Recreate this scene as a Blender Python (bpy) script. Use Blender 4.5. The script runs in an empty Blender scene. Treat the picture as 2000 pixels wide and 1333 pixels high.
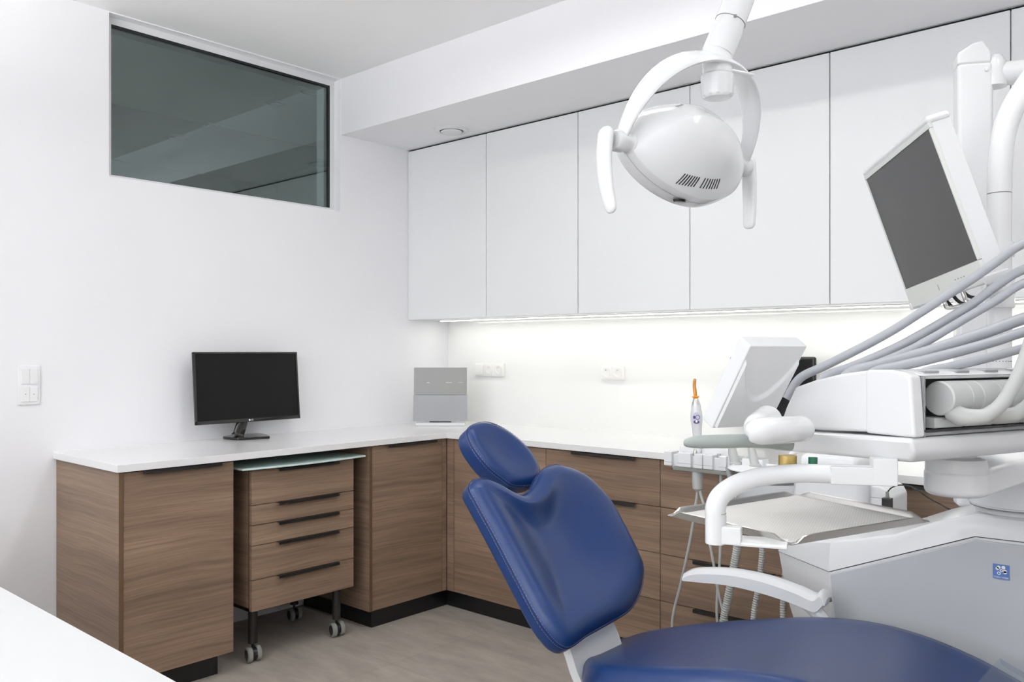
LAMPD = 20.0; EXPO = 0.13; LED = 13.5; FILL_PANE = 3.3
LAMPS = [(1.9, -1.52, 1.2, 0.14, 'narrow lit ceiling light over the dental chair, nearer the corner', 'lampdim'), (3.6, -1.52, 1.2, 0.14, 'narrow lit ceiling light over the dental unit', 'lampdim')]
FILL_UP = 104.0
FILL_LIGHTS = [(1.3, -3.75, 2.30, 1.5, 0.16, 'unseen suspended white fill light, added over the side desk'), (4.3, -4.2, 2.30, 1.5, 0.16, 'unseen suspended white fill light, added behind the camera')]
import bpy, bmesh, math, random
from math import sin, cos, pi, radians, sqrt
from mathutils import Vector, Matrix
random.seed(7)
SC = bpy.context.scene
COL = SC.collection
V = Vector

# ------------------------------------------------------------------ materials
def srgb(r, g, b):
    def f(c):
        c /= 255.0
        return c / 12.92 if c <= 0.04045 else ((c + 0.055) / 1.055) ** 2.4
    return (f(r), f(g), f(b), 1.0)

def mat(name, col, rough=0.5, metal=0.0, spec=0.5, emit=None, es=0.0, coat=0.0, trans=0.0, ior=1.45, sheen=0.0, bump=None):
    m = bpy.data.materials.new(name)
    m.use_nodes = True
    nt = m.node_tree
    b = nt.nodes['Principled BSDF']
    b.inputs['Base Color'].default_value = col if len(col) == 4 else (*col, 1)
    b.inputs['Roughness'].default_value = rough
    b.inputs['Metallic'].default_value = metal
    b.inputs['Specular IOR Level'].default_value = spec
    b.inputs['Coat Weight'].default_value = coat
    b.inputs['Coat Roughness'].default_value = 0.08
    b.inputs['Transmission Weight'].default_value = trans
    b.inputs['IOR'].default_value = ior
    b.inputs['Sheen Weight'].default_value = sheen
    if emit:
        b.inputs['Emission Color'].default_value = (*emit[:3], 1)
        b.inputs['Emission Strength'].default_value = es
    if bump:                       # (noise scale, strength, distance)
        n = nt.nodes.new('ShaderNodeTexNoise'); n.inputs['Scale'].default_value = bump[0]; n.inputs['Detail'].default_value = 4
        g = nt.nodes.new('ShaderNodeNewGeometry')
        nt.links.new(g.outputs['Position'], n.inputs['Vector'])
        bp = nt.nodes.new('ShaderNodeBump'); bp.inputs['Strength'].default_value = bump[1]; bp.inputs['Distance'].default_value = bump[2]
        nt.links.new(n.outputs['Fac'], bp.inputs['Height'])
        nt.links.new(bp.outputs['Normal'], b.inputs['Normal'])
    return m

def wood_mat(name, cols, rough=0.42):
    """horizontal-grain walnut decor: streaks along x and y, fine in z; each board gets its own offset"""
    m = bpy.data.materials.new(name); m.use_nodes = True
    nt = m.node_tree; N = nt.nodes; L = nt.links
    b = N['Principled BSDF']; b.inputs['Roughness'].default_value = rough; b.inputs['Specular IOR Level'].default_value = 0.35
    g = N.new('ShaderNodeNewGeometry'); oi = N.new('ShaderNodeObjectInfo')
    off = N.new('ShaderNodeCombineXYZ')
    mul = N.new('ShaderNodeMath'); mul.operation = 'MULTIPLY'; mul.inputs[1].default_value = 37.0
    L.new(oi.outputs['Random'], mul.inputs[0])
    for i in range(3): L.new(mul.outputs[0], off.inputs[i])
    add = N.new('ShaderNodeVectorMath'); add.operation = 'ADD'
    L.new(g.outputs['Position'], add.inputs[0]); L.new(off.outputs[0], add.inputs[1])
    # slow warp so the streaks bend like cathedral grain
    w = N.new('ShaderNodeTexNoise'); w.inputs['Scale'].default_value = 1.9; w.inputs['Detail'].default_value = 2
    L.new(add.outputs[0], w.inputs['Vector'])
    ws = N.new('ShaderNodeVectorMath'); ws.operation = 'SCALE'; ws.inputs['Scale'].default_value = 0.05
    L.new(w.outputs['Color'], ws.inputs[0])
    add2 = N.new('ShaderNodeVectorMath'); add2.operation = 'ADD'
    L.new(add.outputs[0], add2.inputs[0]); L.new(ws.outputs[0], add2.inputs[1])
    def streak(sx, sz, detail, rough_):
        mp = N.new('ShaderNodeMapping'); mp.inputs['Scale'].default_value = (sx, sx, sz)
        L.new(add2.outputs[0], mp.inputs['Vector'])
        n = N.new('ShaderNodeTexNoise'); n.inputs['Scale'].default_value = 1.0; n.inputs['Detail'].default_value = detail; n.inputs['Roughness'].default_value = rough_
        L.new(mp.outputs[0], n.inputs['Vector'])
        return n
    n1 = streak(0.75, 7.5, 4, 0.55)
    n2 = streak(3.5, 170, 4, 0.65)
    n3 = streak(0.8, 46, 3, 0.55)
    r = N.new('ShaderNodeValToRGB')
    e = r.color_ramp.elements
    e[0].position = 0.30; e[0].color = cols[0]
    e[1].position = 0.72; e[1].color = cols[2]
    k = e.new(0.5); k.color = cols[1]
    mx = N.new('ShaderNodeMath'); mx.operation = 'MULTIPLY_ADD'; mx.inputs[1].default_value = 0.38
    hf = N.new('ShaderNodeMath'); hf.operation = 'MULTIPLY'; hf.inputs[1].default_value = 0.62
    L.new(n1.outputs['Fac'], hf.inputs[0]); L.new(n3.outputs['Fac'], mx.inputs[0]); L.new(hf.outputs[0], mx.inputs[2])
    L.new(mx.outputs[0], r.inputs['Fac'])
    r2 = N.new('ShaderNodeValToRGB'); r2.color_ramp.elements[0].position = 0.36; r2.color_ramp.elements[1].position = 0.6
    r2.color_ramp.elements[0].color = (0.74, 0.72, 0.70, 1); r2.color_ramp.elements[1].color = (1, 1, 1, 1)
    L.new(n2.outputs['Fac'], r2.inputs['Fac'])
    mm = N.new('ShaderNodeMix'); mm.data_type = 'RGBA'; mm.blend_type = 'MULTIPLY'; mm.inputs['Factor'].default_value = 0.9
    L.new(r.outputs['Color'], mm.inputs['A']); L.new(r2.outputs['Color'], mm.inputs['B'])
    L.new(mm.outputs['Result'], b.inputs['Base Color'])
    bp = N.new('ShaderNodeBump'); bp.inputs['Strength'].default_value = 0.12; bp.inputs['Distance'].default_value = 0.001
    L.new(n2.outputs['Fac'], bp.inputs['Height']); L.new(bp.outputs['Normal'], b.inputs['Normal'])
    return m

def floor_mat():
    m = bpy.data.materials.new('stone_tile'); m.use_nodes = True
    nt = m.node_tree; N = nt.nodes; L = nt.links
    b = N['Principled BSDF']; b.inputs['Roughness'].default_value = 0.5; b.inputs['Specular IOR Level'].default_value = 0.4
    g = N.new('ShaderNodeNewGeometry')
    mp = N.new('ShaderNodeMapping'); mp.inputs['Location'].default_value = (0.20, 0.10, 0)
    L.new(g.outputs['Position'], mp.inputs['Vector'])
    br = N.new('ShaderNodeTexBrick'); br.offset = 0.0; br.squash = 1.0
    br.inputs['Scale'].default_value = 1.0; br.inputs['Brick Width'].default_value = 1.19; br.inputs['Row Height'].default_value = 0.595
    br.inputs['Mortar Size'].default_value = 0.0018; br.inputs['Mortar Smooth'].default_value = 0.2
    br.inputs['Color1'].default_value = (0.96, 0.96, 0.96, 1); br.inputs['Color2'].default_value = (1.04, 1.03, 1.02, 1); br.inputs['Mortar'].default_value = (0.82, 0.8, 0.78, 1)
    L.new(mp.outputs[0], br.inputs['Vector'])
    mp2 = N.new('ShaderNodeMapping'); mp2.inputs['Scale'].default_value = (1.6, 5.0, 1)
    L.new(g.outputs['Position'], mp2.inputs['Vector'])
    n1 = N.new('ShaderNodeTexNoise'); n1.inputs['Scale'].default_value = 2.2; n1.inputs['Detail'].default_value = 8; n1.inputs['Roughness'].default_value = 0.68
    L.new(mp2.outputs[0], n1.inputs['Vector'])
    r = N.new('ShaderNodeValToRGB'); e = r.color_ramp.elements
    e[0].position = 0.3; e[0].color = srgb(147, 140, 132); e[1].position = 0.72; e[1].color = srgb(178, 171, 162)
    L.new(n1.outputs['Fac'], r.inputs['Fac'])
    mm = N.new('ShaderNodeMix'); mm.data_type = 'RGBA'; mm.blend_type = 'MULTIPLY'; mm.inputs['Factor'].default_value = 1.0
    L.new(r.outputs['Color'], mm.inputs['A']); L.new(br.outputs['Color'], mm.inputs['B'])
    L.new(mm.outputs['Result'], b.inputs['Base Color'])
    bp = N.new('ShaderNodeBump'); bp.inputs['Strength'].default_value = 0.15; bp.inputs['Distance'].default_value = 0.002
    L.new(n1.outputs['Fac'], bp.inputs['Height']); L.new(bp.outputs['Normal'], b.inputs['Normal'])
    return m

def glass_mat(name, tint, rough=0.0, fac=None, ior=1.52):
    """thin pane: clear transmission plus fresnel reflection (no refraction, so light passes)"""
    m = bpy.data.materials.new(name); m.use_nodes = True
    nt = m.node_tree; N = nt.nodes; L = nt.links
    N.remove(N['Principled BSDF'])
    out = N['Material Output']
    t = N.new('ShaderNodeBsdfTransparent'); t.inputs['Color'].default_value = (*tint, 1)
    gl = N.new('ShaderNodeBsdfGlossy'); gl.inputs['Roughness'].default_value = rough; gl.inputs['Color'].default_value = (1, 1, 1, 1) if fac is None else (*fac, 1)
    r0 = ((ior - 1) / (ior + 1)) ** 2                             # Schlick reflectance, the same from both sides of the pane
    lw = N.new('ShaderNodeLayerWeight'); lw.inputs['Blend'].default_value = 0.5
    pw = N.new('ShaderNodeMath'); pw.operation = 'POWER'; pw.inputs[1].default_value = 5.0
    L.new(lw.outputs['Facing'], pw.inputs[0])
    fr = N.new('ShaderNodeMath'); fr.operation = 'MULTIPLY_ADD'; fr.inputs[1].default_value = 1 - r0; fr.inputs[2].default_value = r0
    L.new(pw.outputs[0], fr.inputs[0])
    mx = N.new('ShaderNodeMixShader')
    L.new(fr.outputs[0], mx.inputs[0]); L.new(t.outputs[0], mx.inputs[1]); L.new(gl.outputs[0], mx.inputs[2])
    L.new(mx.outputs[0], out.inputs['Surface'])
    return m

M = {}
M['wall'] = mat('wall_paint', (0.84, 0.84, 0.86), 0.65, spec=0.25, bump=(260, 0.05, 0.001))
M['ceil'] = mat('ceiling_paint', (0.93, 0.93, 0.93), 0.8, spec=0.2)
M['floor'] = floor_mat()
M['wood'] = wood_mat('walnut_decor', (srgb(104, 86, 74), srgb(134, 112, 94), srgb(158, 135, 114)))
M['edge'] = mat('brown_edging', srgb(92, 70, 50), 0.45)
M['worktop'] = mat('white_quartz', (0.80, 0.80, 0.80), 0.16, spec=0.5)
M['lacquer'] = mat('white_matt_lacquer', (0.80, 0.81, 0.815), 0.45, spec=0.35)
M['gap'] = mat('shadow_gap', (0.20, 0.20, 0.19), 0.6)
M['black'] = mat('black_aluminium', (0.013, 0.011, 0.010), 0.45)
M['plinth'] = mat('black_plinth', (0.006, 0.006, 0.007), 0.3)
M['splash'] = mat('white_glass_backing', (0.86, 0.865, 0.845), 0.07, spec=0.6)
M['white'] = mat('white_plastic', (0.725, 0.735, 0.745), 0.17, spec=0.5)
M['socketw'] = mat('cream_socket_plastic', (0.86, 0.855, 0.83), 0.3)
M['dark'] = mat('dark_plastic', (0.012, 0.012, 0.013), 0.25)
M['screen'] = mat('black_screen', (0.004, 0.004, 0.0045), 0.32, spec=0.22)
M['bezel'] = mat('glossy_black_bezel', (0.010, 0.0095, 0.008), 0.14, spec=0.5, coat=0.15)
M['rubber'] = mat('grey_rubber', srgb(132, 133, 128), 0.55)
M['steel'] = mat('brushed_steel', (0.62, 0.61, 0.59), 0.32, metal=1.0, bump=(400, 0.05, 0.0005))
M['chrome'] = mat('polished_chrome', (0.75, 0.74, 0.72), 0.12, metal=1.0)
M['frost'] = mat('frosted_green_glass', srgb(200, 220, 215), 0.16, spec=0.6)
M['led'] = mat('led_strip', (1, 1, 0.92), 0.5, emit=(1.0, 0.98, 0.91), es=LED)
M['logo'] = mat('logo_silver', (0.75, 0.75, 0.75), 0.4)

# ------------------------------------------------------------------ mesh builder
class B:
    """collects polygons with one material slot per entry of self.mats"""
    def __init__(self):
        self.v = []; self.f = []; self.fm = []; self.mats = []
    def mi(self, m):
        if m not in self.mats: self.mats.append(m)
        return self.mats.index(m)
    def add(self, vs, fs, m, T=None):
        o = len(self.v); k = self.mi(m)
        for p in vs:
            p = V(p)
            self.v.append(tuple(T @ p) if T else tuple(p))
        for f in fs:
            self.f.append([i + o for i in f]); self.fm.append(k)
        return self
    def bm(self, bm, m, T=None):
        bm.verts.ensure_lookup_table()
        vs = [v.co.copy() for v in bm.verts]
        for i, v in enumerate(bm.verts): v.index = i
        self.add(vs, [[v.index for v in f.verts] for f in bm.faces], m, T)
        bm.free(); return self
    def box(self, lo, hi, m, bev=0.0, seg=2, T=None):
        bm = bmesh.new(); bmesh.ops.create_cube(bm, size=1)
        c = (V(lo) + V(hi)) / 2; d = V(hi) - V(lo)
        for v in bm.verts: v.co = V((v.co.x * d.x, v.co.y * d.y, v.co.z * d.z)) + c
        if bev > 0:
            bev = min(bev, min(abs(d.x), abs(d.y), abs(d.z)) * 0.49)
            bmesh.ops.bevel(bm, geom=list(bm.edges) + list(bm.verts), offset=bev, segments=seg, profile=0.5, affect='EDGES')
        return self.bm(bm, m, T)
    def loft(self, rings, m, cap=True, closed=True, T=None):
        n = len(rings[0]); vs = [p for r in rings for p in r]; fs = []
        for i in range(len(rings) - 1):
            for j in range(n if closed else n - 1):
                a = i * n + j; b = i * n + (j + 1) % n
                fs.append([a, b, b + n, a + n])
        if cap and closed:
            fs.append(list(range(n))[::-1]); fs.append([(len(rings) - 1) * n + j for j in range(n)])
        return self.add(vs, fs, m, T)
    def tube(self, pts, r, m, n=16, up=None, flat=1.0, cap=True, T=None):
        """r: radius or list; flat: second half-axis / first; up: reference direction of the second axis"""
        pts = [V(p) for p in pts]; k = len(pts)
        rs = r if isinstance(r, (list, tuple)) else [r] * k
        fl = flat if isinstance(flat, (list, tuple)) else [flat] * k
        rings = []; prev = None
        for i, p in enumerate(pts):
            t = (pts[min(i + 1, k - 1)] - pts[max(i - 1, 0)]).normalized()
            if up is not None:
                a = V(up)
            elif prev is None:
                a = V((0, 0, 1)) if abs(t.z) < 0.9 else V((1, 0, 0))
            else:
                a = prev
            a = (a - t * a.dot(t)).normalized(); prev = a
            b = t.cross(a)
            rings.append([p + b * (rs[i] * cos(2 * pi * j / n)) + a * (rs[i] * fl[i] * sin(2 * pi * j / n)) for j in range(n)])
        return self.loft(rings, m, cap, True, T)
    def lathe(self, prof, m, c=(0, 0, 0), axis=(0, 0, 1), n=32, T=None):
        """prof: list of (radius, height along axis)"""
        ax = V(axis).normalized(); a = ax.orthogonal().normalized(); b = ax.cross(a); c = V(c)
        rings = [[c + ax * h + (a * cos(2 * pi * j / n) + b * sin(2 * pi * j / n)) * max(r, 1e-5) for j in range(n)] for r, h in prof]
        return self.loft(rings, m, True, True, T)
    def prism(self, poly, m, h, axis='z', base=0.0, bev=0.0, seg=2, T=None):
        """poly of 2D points; axis z:(x,y) y:(x,z) x:(y,z); extruded base..base+h"""
        def P(a, b, c):
            return {'z': (a, b, c), 'y': (a, c, b), 'x': (c, a, b)}[axis]
        bm = bmesh.new()
        lo = [bm.verts.new(P(a, b, base)) for a, b in poly]; hi = [bm.verts.new(P(a, b, base + h)) for a, b in poly]
        n = len(poly)
        bm.faces.new(lo[::-1]); bm.faces.new(hi)
        for i in range(n): bm.faces.new([lo[i], lo[(i + 1) % n], hi[(i + 1) % n], hi[i]])
        bmesh.ops.recalc_face_normals(bm, faces=bm.faces)
        if bev > 0:
            es = [e for e in bm.edges if len(e.link_faces) == 2 and e.calc_face_angle(0) > radians(25)]
            bmesh.ops.bevel(bm, geom=es, offset=bev, segments=seg, profile=0.5, affect='EDGES', clamp_overlap=True)
        return self.bm(bm, m, T)
    def sphere(self, c, r, m, n=20, T=None):
        c = V(c); r = r if isinstance(r, (tuple, list)) else (r, r, r)
        rings = []
        k = n // 2
        for i in range(k + 1):
            th = pi * i / k
            s = max(sin(th), 1e-4)
            rings.append([c + V((r[0] * s * cos(2 * pi * j / n), r[1] * s * sin(2 * pi * j / n), r[2] * cos(th))) for j in range(n)])
        return self.loft(rings, m, True, True, T)

def smooth(pts, n=8, closed=False):
    """Catmull-Rom resampling"""
    pts = [V(p) for p in pts]; k = len(pts); out = []
    rng = k if closed else k - 1
    for i in range(rng):
        if closed: a, b, c, d = pts[(i - 1) % k], pts[i], pts[(i + 1) % k], pts[(i + 2) % k]
        else: a, b, c, d = pts[max(i - 1, 0)], pts[i], pts[i + 1], pts[min(i + 2, k - 1)]
        for s in range(n):
            t = s / n
            out.append(0.5 * ((2 * b) + (c - a) * t + (2 * a - 5 * b + 4 * c - d) * t * t + (3 * b - a - 3 * c + d) * t ** 3))
    if not closed: out.append(pts[-1])
    return out

def lerp_list(xs, n):
    """resample a list of floats to n entries"""
    k = len(xs); out = []
    for i in range(n):
        t = i / (n - 1) * (k - 1); j = min(int(t), k - 2); f = t - j
        out.append(xs[j] * (1 - f) + xs[j + 1] * f)
    return out

def tag(o, label=None, cat=None, group=None, kind=None):
    if label: o['label'] = label
    if cat: o['category'] = cat
    if group: o['group'] = group
    if kind: o['kind'] = kind
    return o

def thing(name, label, cat, loc=(0, 0, 0), group=None):
    o = bpy.data.objects.new(name, None); COL.objects.link(o)
    o.location = loc; o.empty_display_size = 0.05
    return tag(o, label, cat, group)

ROOT = {}
def obj(name, b, parent=None, label=None, sharp=38, loc=None):
    """link builder b (coordinates in world metres) as ONE mesh object"""
    me = bpy.data.meshes.new(name)
    if parent is not None: base = ROOT[parent]
    else: base = V(loc) if loc is not None else V((0, 0, 0))
    me.from_pydata([tuple(V(p) - base) for p in b.v], [], b.f)
    for m in b.mats: me.materials.append(M[m] if isinstance(m, str) else m)
    me.polygons.foreach_set('material_index', b.fm)
    bm = bmesh.new(); bm.from_mesh(me)
    bmesh.ops.remove_doubles(bm, verts=bm.verts, dist=1e-6)
    bmesh.ops.recalc_face_normals(bm, faces=bm.faces)
    for f in bm.faces: f.smooth = True
    for e in bm.edges:
        if len(e.link_faces) == 2: e.smooth = e.calc_face_angle(0) < radians(sharp)
    bm.to_mesh(me); bm.free()
    o = bpy.data.objects.new(name, me); COL.objects.link(o)
    wn = o.modifiers.new('weighted_normal', 'WEIGHTED_NORMAL'); wn.keep_sharp = True; wn.weight = 50
    if parent is not None: o.parent = parent
    else: o.location = base
    ROOT[o] = base
    if label: o['label'] = label
    return o

def T(name, label, cat, loc=(0, 0, 0), group=None):
    t = thing(name, label, cat, loc, group); ROOT[t] = V(loc); return t

def solo(name, b, label, cat, group=None, loc=None, sharp=38):
    return tag(obj(name, b, None, None, sharp, loc), label, cat, group)

def struct(name, b, sharp=38):
    return tag(obj(name, b, None, None, sharp), kind='structure')

def kids(o): return [c for c in bpy.data.objects if c.parent == o]
def copy_thing(root, loc, label, name=None):
    r = root.copy(); COL.objects.link(r); r.location = loc; r['label'] = label; ROOT[r] = V(loc)
    for ch in kids(root):
        c = ch.copy(); COL.objects.link(c); c.parent = r
        for g in kids(ch):
            d = g.copy(); COL.objects.link(d); d.parent = c
    return r

def text_mesh(b, txt, size, m, Mx, extrude=0.0003, spacing=1.0):
    """adds the lettering as flat raised faces; Mx maps text plane (x right, y up) to world"""
    cu = bpy.data.curves.new('t', 'FONT'); cu.body = txt; cu.size = size; cu.align_x = 'CENTER'; cu.align_y = 'CENTER'; cu.extrude = extrude; cu.space_character = spacing
    o = bpy.data.objects.new('t', cu); COL.objects.link(o)
    dg = bpy.context.evaluated_depsgraph_get(); dg.update()
    me = bpy.data.meshes.new_from_object(o.evaluated_get(dg))
    b.add([v.co.copy() for v in me.vertices], [list(p.vertices) for p in me.polygons], m, Mx)
    bpy.data.objects.remove(o); bpy.data.curves.remove(cu); bpy.data.meshes.remove(me)

def frame(o, x, y):
    """matrix with origin o, x axis x, y axis y (z = x cross y)"""
    x = V(x).normalized(); y = V(y); y = (y - x * y.dot(x)).normalized(); z = x.cross(y)
    return Matrix(((x.x, y.x, z.x, o[0]), (x.y, y.y, z.y, o[1]), (x.z, y.z, z.z, o[2]), (0, 0, 0, 1)))
# ------------------------------------------------------------------ room (x along the cabinet wall, y into it, z up)
CEIL = 2.79; SOF = 2.487; RX = 5.4; RY = -5.2
b = B(); b.box((-0.2, RY - 0.2, -0.12), (RX + 0.2, 0.2, 0), 'floor'); struct('floor', b)
b = B(); b.box((-0.2, RY - 0.2, CEIL), (RX + 0.2, 0.2, CEIL + 0.15), 'ceil'); struct('ceiling', b)
WY0, WY1, WZ0, WZ1 = -2.040, -0.818, 2.075, 2.785
b = B()
b.box((-0.2, RY - 0.2, -0.12), (0, WY0, CEIL), 'wall'); b.box((-0.2, WY1, -0.12), (0, 0.2, CEIL), 'wall')
b.box((-0.2, WY0, -0.12), (0, WY1, WZ0), 'wall'); b.box((-0.2, WY0, WZ1), (0, WY1, CEIL + 0.1), 'wall')
struct('wall_left', b)
b = B(); b.box((0, 0, -0.12), (RX + 0.2, 0.2, CEIL), 'wall'); struct('wall_back', b)
b = B(); b.box((RX, RY - 0.2, -0.12), (RX + 0.2, 0, CEIL), 'wall'); struct('wall_right', b)
b = B(); b.box((0, RY - 0.2, -0.12), (RX, RY, CEIL), 'wall'); struct('wall_front', b)
b = B(); b.box((0, -0.812, SOF), (RX, 0, CEIL), 'wall'); struct('ceiling_bulkhead', b)
# dark neighbouring room seen through the high window
AX = -3.6; D = 'wall'
b = B()
b.box((AX - 0.1, -3.9, 2.95), (-0.2, 0.9, 3.05), 'ceil'); b.box((AX - 0.1, -3.9, 0.0), (AX, 0.9, 2.95), D)
b.box((AX, 0.8, 0.0), (-0.2, 0.9, 2.95), D); b.box((AX, -3.9, 0.0), (-0.2, -3.8, 2.95), D); b.box((AX - 0.1, -3.9, -0.1), (-0.2, 0.9, 0.0), 'floor')
struct('wall_adjoining_room', b)
M['pane'] = glass_mat('tinted_pane', (0.80, 0.86, 0.85), 0.0, (0.86, 0.97, 0.95), 2.1)
win = None
b = B(); fr = 0.030
for lo, hi in (((WY0, WZ0), (WY1, WZ0 + 0.018)), ((WY0, WZ1 - 0.03), (WY1, WZ1)), ((WY0, WZ0 + 0.018), (WY0 + fr, WZ1 - 0.03)), ((WY1 - fr, WZ0 + 0.018), (WY1, WZ1 - 0.03))):
    b.box((-0.17, lo[0], lo[1]), (-0.05, hi[0], hi[1]), 'white')
w1 = struct('window_1', b); ROOT[w1] = V((0, 0, 0))
b = B(); b.box((-0.062, WY0 + fr, WZ0 + 0.018), (-0.057, WY1 - fr, WZ1 - 0.03), 'pane'); o = obj('pane', b, w1, 'tinted glass pane reflecting the room')
b = B()
for lo, hi in (((WY0 + fr, WZ1 - 0.034), (WY1 - fr, WZ1 - 0.03)), ((WY0 + fr, WZ0 + 0.018), (WY1 - fr, WZ0 + 0.022)), ((WY0 + fr, WZ0 + 0.018), (WY0 + fr + 0.004, WZ1 - 0.03)), ((WY1 - fr - 0.004, WZ0 + 0.018), (WY1 - fr, WZ1 - 0.03))):
    b.box((-0.10, lo[0], lo[1]), (-0.058, hi[0], hi[1]), 'dark')
b.box((-0.0568, WY0 + fr, WZ1 - 0.042), (-0.051, WY1 - fr, WZ1 - 0.030), 'dark'); b.box((-0.0568, WY1 - fr - 0.013, WZ0 + 0.018), (-0.051, WY1 - fr, WZ1 - 0.042), 'dark')
obj('gasket', b, w1)
# fixtures on the ceiling of the next room, unlit
for nm, x, y, r, lb in (('ceiling_speaker', -0.72, -0.50, 0.075, 'round white speaker on ceiling behind the window, nearer the corner'), ('ceiling_speaker', -2.45, -0.50, 0.075, 'round white speaker on ceiling behind the window, nearer its left edge')):
    b = B(); b.lathe([(r, 0), (r, -0.006), (r * 0.92, -0.012), (r * 0.8, -0.012), (r * 0.78, -0.006), (r * 0.3, -0.008), (0, -0.008)], 'white', (x, y, 2.95)); solo(nm, b, lb, 'speaker', 'unlit ceiling fixtures of the next room')
for x, y, lb in ((-1.12, -0.50, 'square unlit downlight seen through the window, nearer the corner'), (-1.95, -0.50, 'square unlit downlight seen through the window, nearer its left edge')):
    b = B(); b.box((x - 0.05, y - 0.05, 2.942), (x + 0.05, y + 0.05, 2.95), 'white', 0.002); b.lathe([(0.036, 0), (0.036, -0.003), (0, -0.002)], 'dark', (x, y, 2.942)); solo('downlight', b, lb, 'downlight', 'unlit ceiling fixtures of the next room')

# ------------------------------------------------------------------ worktop, backsplash
WT, WB = 0.900, 0.872
b = B()
b.prism([(0.0, -2.267), (0.6126, -2.267), (0.6126, -0.6115), (3.70, -0.6115), (3.70, 0), (0, 0)], 'worktop', WT - WB, 'z', WB, 0.0015, 2)
solo('worktop', b, 'white L-shaped quartz worktop along both walls over wood base units', 'worktop')
b = B(); b.box((0.0, -0.008, WT), (3.70, 0, 1.4985), 'splash'); struct('wall_backsplash', b)

# ------------------------------------------------------------------ wall cabinets
seams = [0.0, 0.629, 1.243, 1.856, 2.470, 3.088, 3.70]
names = ['leftmost white handleless wall cabinet, against the window wall', 'second white handleless wall cabinet from the corner, under the ceiling vent',
         'third white wall cabinet from the corner, behind the left half of the lamp head', 'fourth white wall cabinet from the corner, behind the lamp\'s right grip',
         'fifth white wall cabinet from the corner, behind the tilted grey screen', 'sixth white wall cabinet from the corner, cut off at the picture edge']
for i in range(6):
    x0, x1 = seams[i], seams[i + 1]
    t = T('wall_cabinet', names[i], 'cabinet', (x0, -0.335, 1.499), 'white wall cabinets in a row')
    b = B(); b.box((x0 + 0.0005, -0.315, 1.499), (x1 - 0.0005, -0.002, 2.480), 'lacquer'); obj('body', b, t)
    b = B(); b.box((x0 + 0.0022, -0.335, 1.4995), (x1 - 0.0022, -0.317, 2.477), 'lacquer', 0.001, 1); obj('door', b, t)
    b = B(); b.box((x0 + 0.001, -0.322, 2.478), (x1 - 0.001, -0.30, 2.4868), 'dark'); obj('gap_filler_strip', b, t)  # dark strip standing in for the shade in the gap above the cabinet
b = B(); b.box((0.10, -0.175, 1.4915), (3.68, -0.150, 1.4985), 'led', 0.002, 1); b.box((0.095, -0.180, 1.4945), (3.685, -0.145, 1.4988), 'lacquer')
solo('light_rail', b, 'thin glowing white light strip under the wall cabinets', 'light strip')
# vent in the bulkhead
t = T('ceiling_vent', 'round white air vent in the bulkhead above the wall cabinets', 'vent', (0.525, -0.49, SOF))
b = B(); b.lathe([(0.092, 0), (0.092, -0.004), (0.086, -0.009), (0.066, -0.011), (0.062, -0.006), (0.062, 0)], 'white', (0.525, -0.49, SOF), n=48); obj('ring', b, t)
b = B(); b.lathe([(0.05, -0.001), (0.056, -0.012), (0.052, -0.017), (0.0, -0.019)], 'white', (0.525, -0.49, SOF), n=48); obj('disc', b, t)

# ------------------------------------------------------------------ base units
def pull(b, axis, a0, a1, face, z, drop=0.013, out=0.022):
    """black edge pull: flat flange over the front's top edge with a short lip. axis 'y' on a front facing +x, 'x' on a front facing -y"""
    if axis == 'y':
        b.box((face - 0.012, a0, z - 0.002), (face + out, a1, z), 'black'); b.box((face + out - 0.0035, a0, z - drop), (face + out, a1, z), 'black', 0.001, 1)
    else:
        b.box((a0, face - out, z - 0.002), (a1, face + 0.012, z), 'black'); b.box((a0, face - out, z - drop), (a1, face - out + 0.0035, z), 'black', 0.001, 1)

FX = 0.593                                                            # front plane of the units under the window
t = T('base_cabinet', 'end wood base cabinet nearest the light switch, left of the trolley', 'cabinet', (FX, -2.02, 0), 'walnut base units')
b = B(); b.box((0.004, -2.255, 0.0907), (0.5955, -2.2385, WB), 'wood'); b.box((0.5953, -2.255, 0.0907), (0.5965, -2.2385, WB), 'edge'); obj('side_panel', b, t)
b = B(); b.box((0.004, -2.2385, 0.0907), (0.570, -1.792, WB - 0.001), 'wood'); obj('body', b, t)
b = B(); b.box((0.5725, -2.2368, 0.0907), (FX, -1.7915, 0.866), 'wood', 0.0008, 1); d = obj('door', b, t)
b = B(); pull(b, 'y', -2.172, -1.852, FX, 0.8695); obj('handle', b, d)
b = B(); b.box((0.004, -2.205, 0.0), (0.545, -1.835, 0.0907), 'plinth'); obj('plinth', b, t)

t = T('base_cabinet', 'wood base cabinet in the corner under the worktop, right of the trolley', 'cabinet', (FX, -0.84, 0), 'walnut base units')
b = B(); b.box((0.004, -1.0935, 0.0907), (0.5955, -1.077, WB), 'wood'); b.box((0.5953, -1.0935, 0.0907), (0.5965, -1.077, WB), 'edge'); obj('side_panel', b, t)
b = B(); b.box((0.004, -1.077, 0.0907), (0.570, -0.6, WB - 0.001), 'wood'); obj('body', b, t)
b = B(); b.box((0.5725, -1.0755, 0.0907), (FX, -0.624, 0.866), 'wood', 0.0008, 1); d = obj('door', b, t)
b = B(); pull(b, 'y', -0.990, -0.676, FX, 0.8695); obj('handle', b, d)
b = B(); b.box((0.5725, -0.622, 0.0907), (FX, -0.593, 0.871), 'wood'); obj('gap_filler_strip', b, t)
b = B(); b.box((0.004, -1.052, 0.0), (0.558, -0.556, 0.0907), 'plinth'); obj('plinth', b, t)

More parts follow.
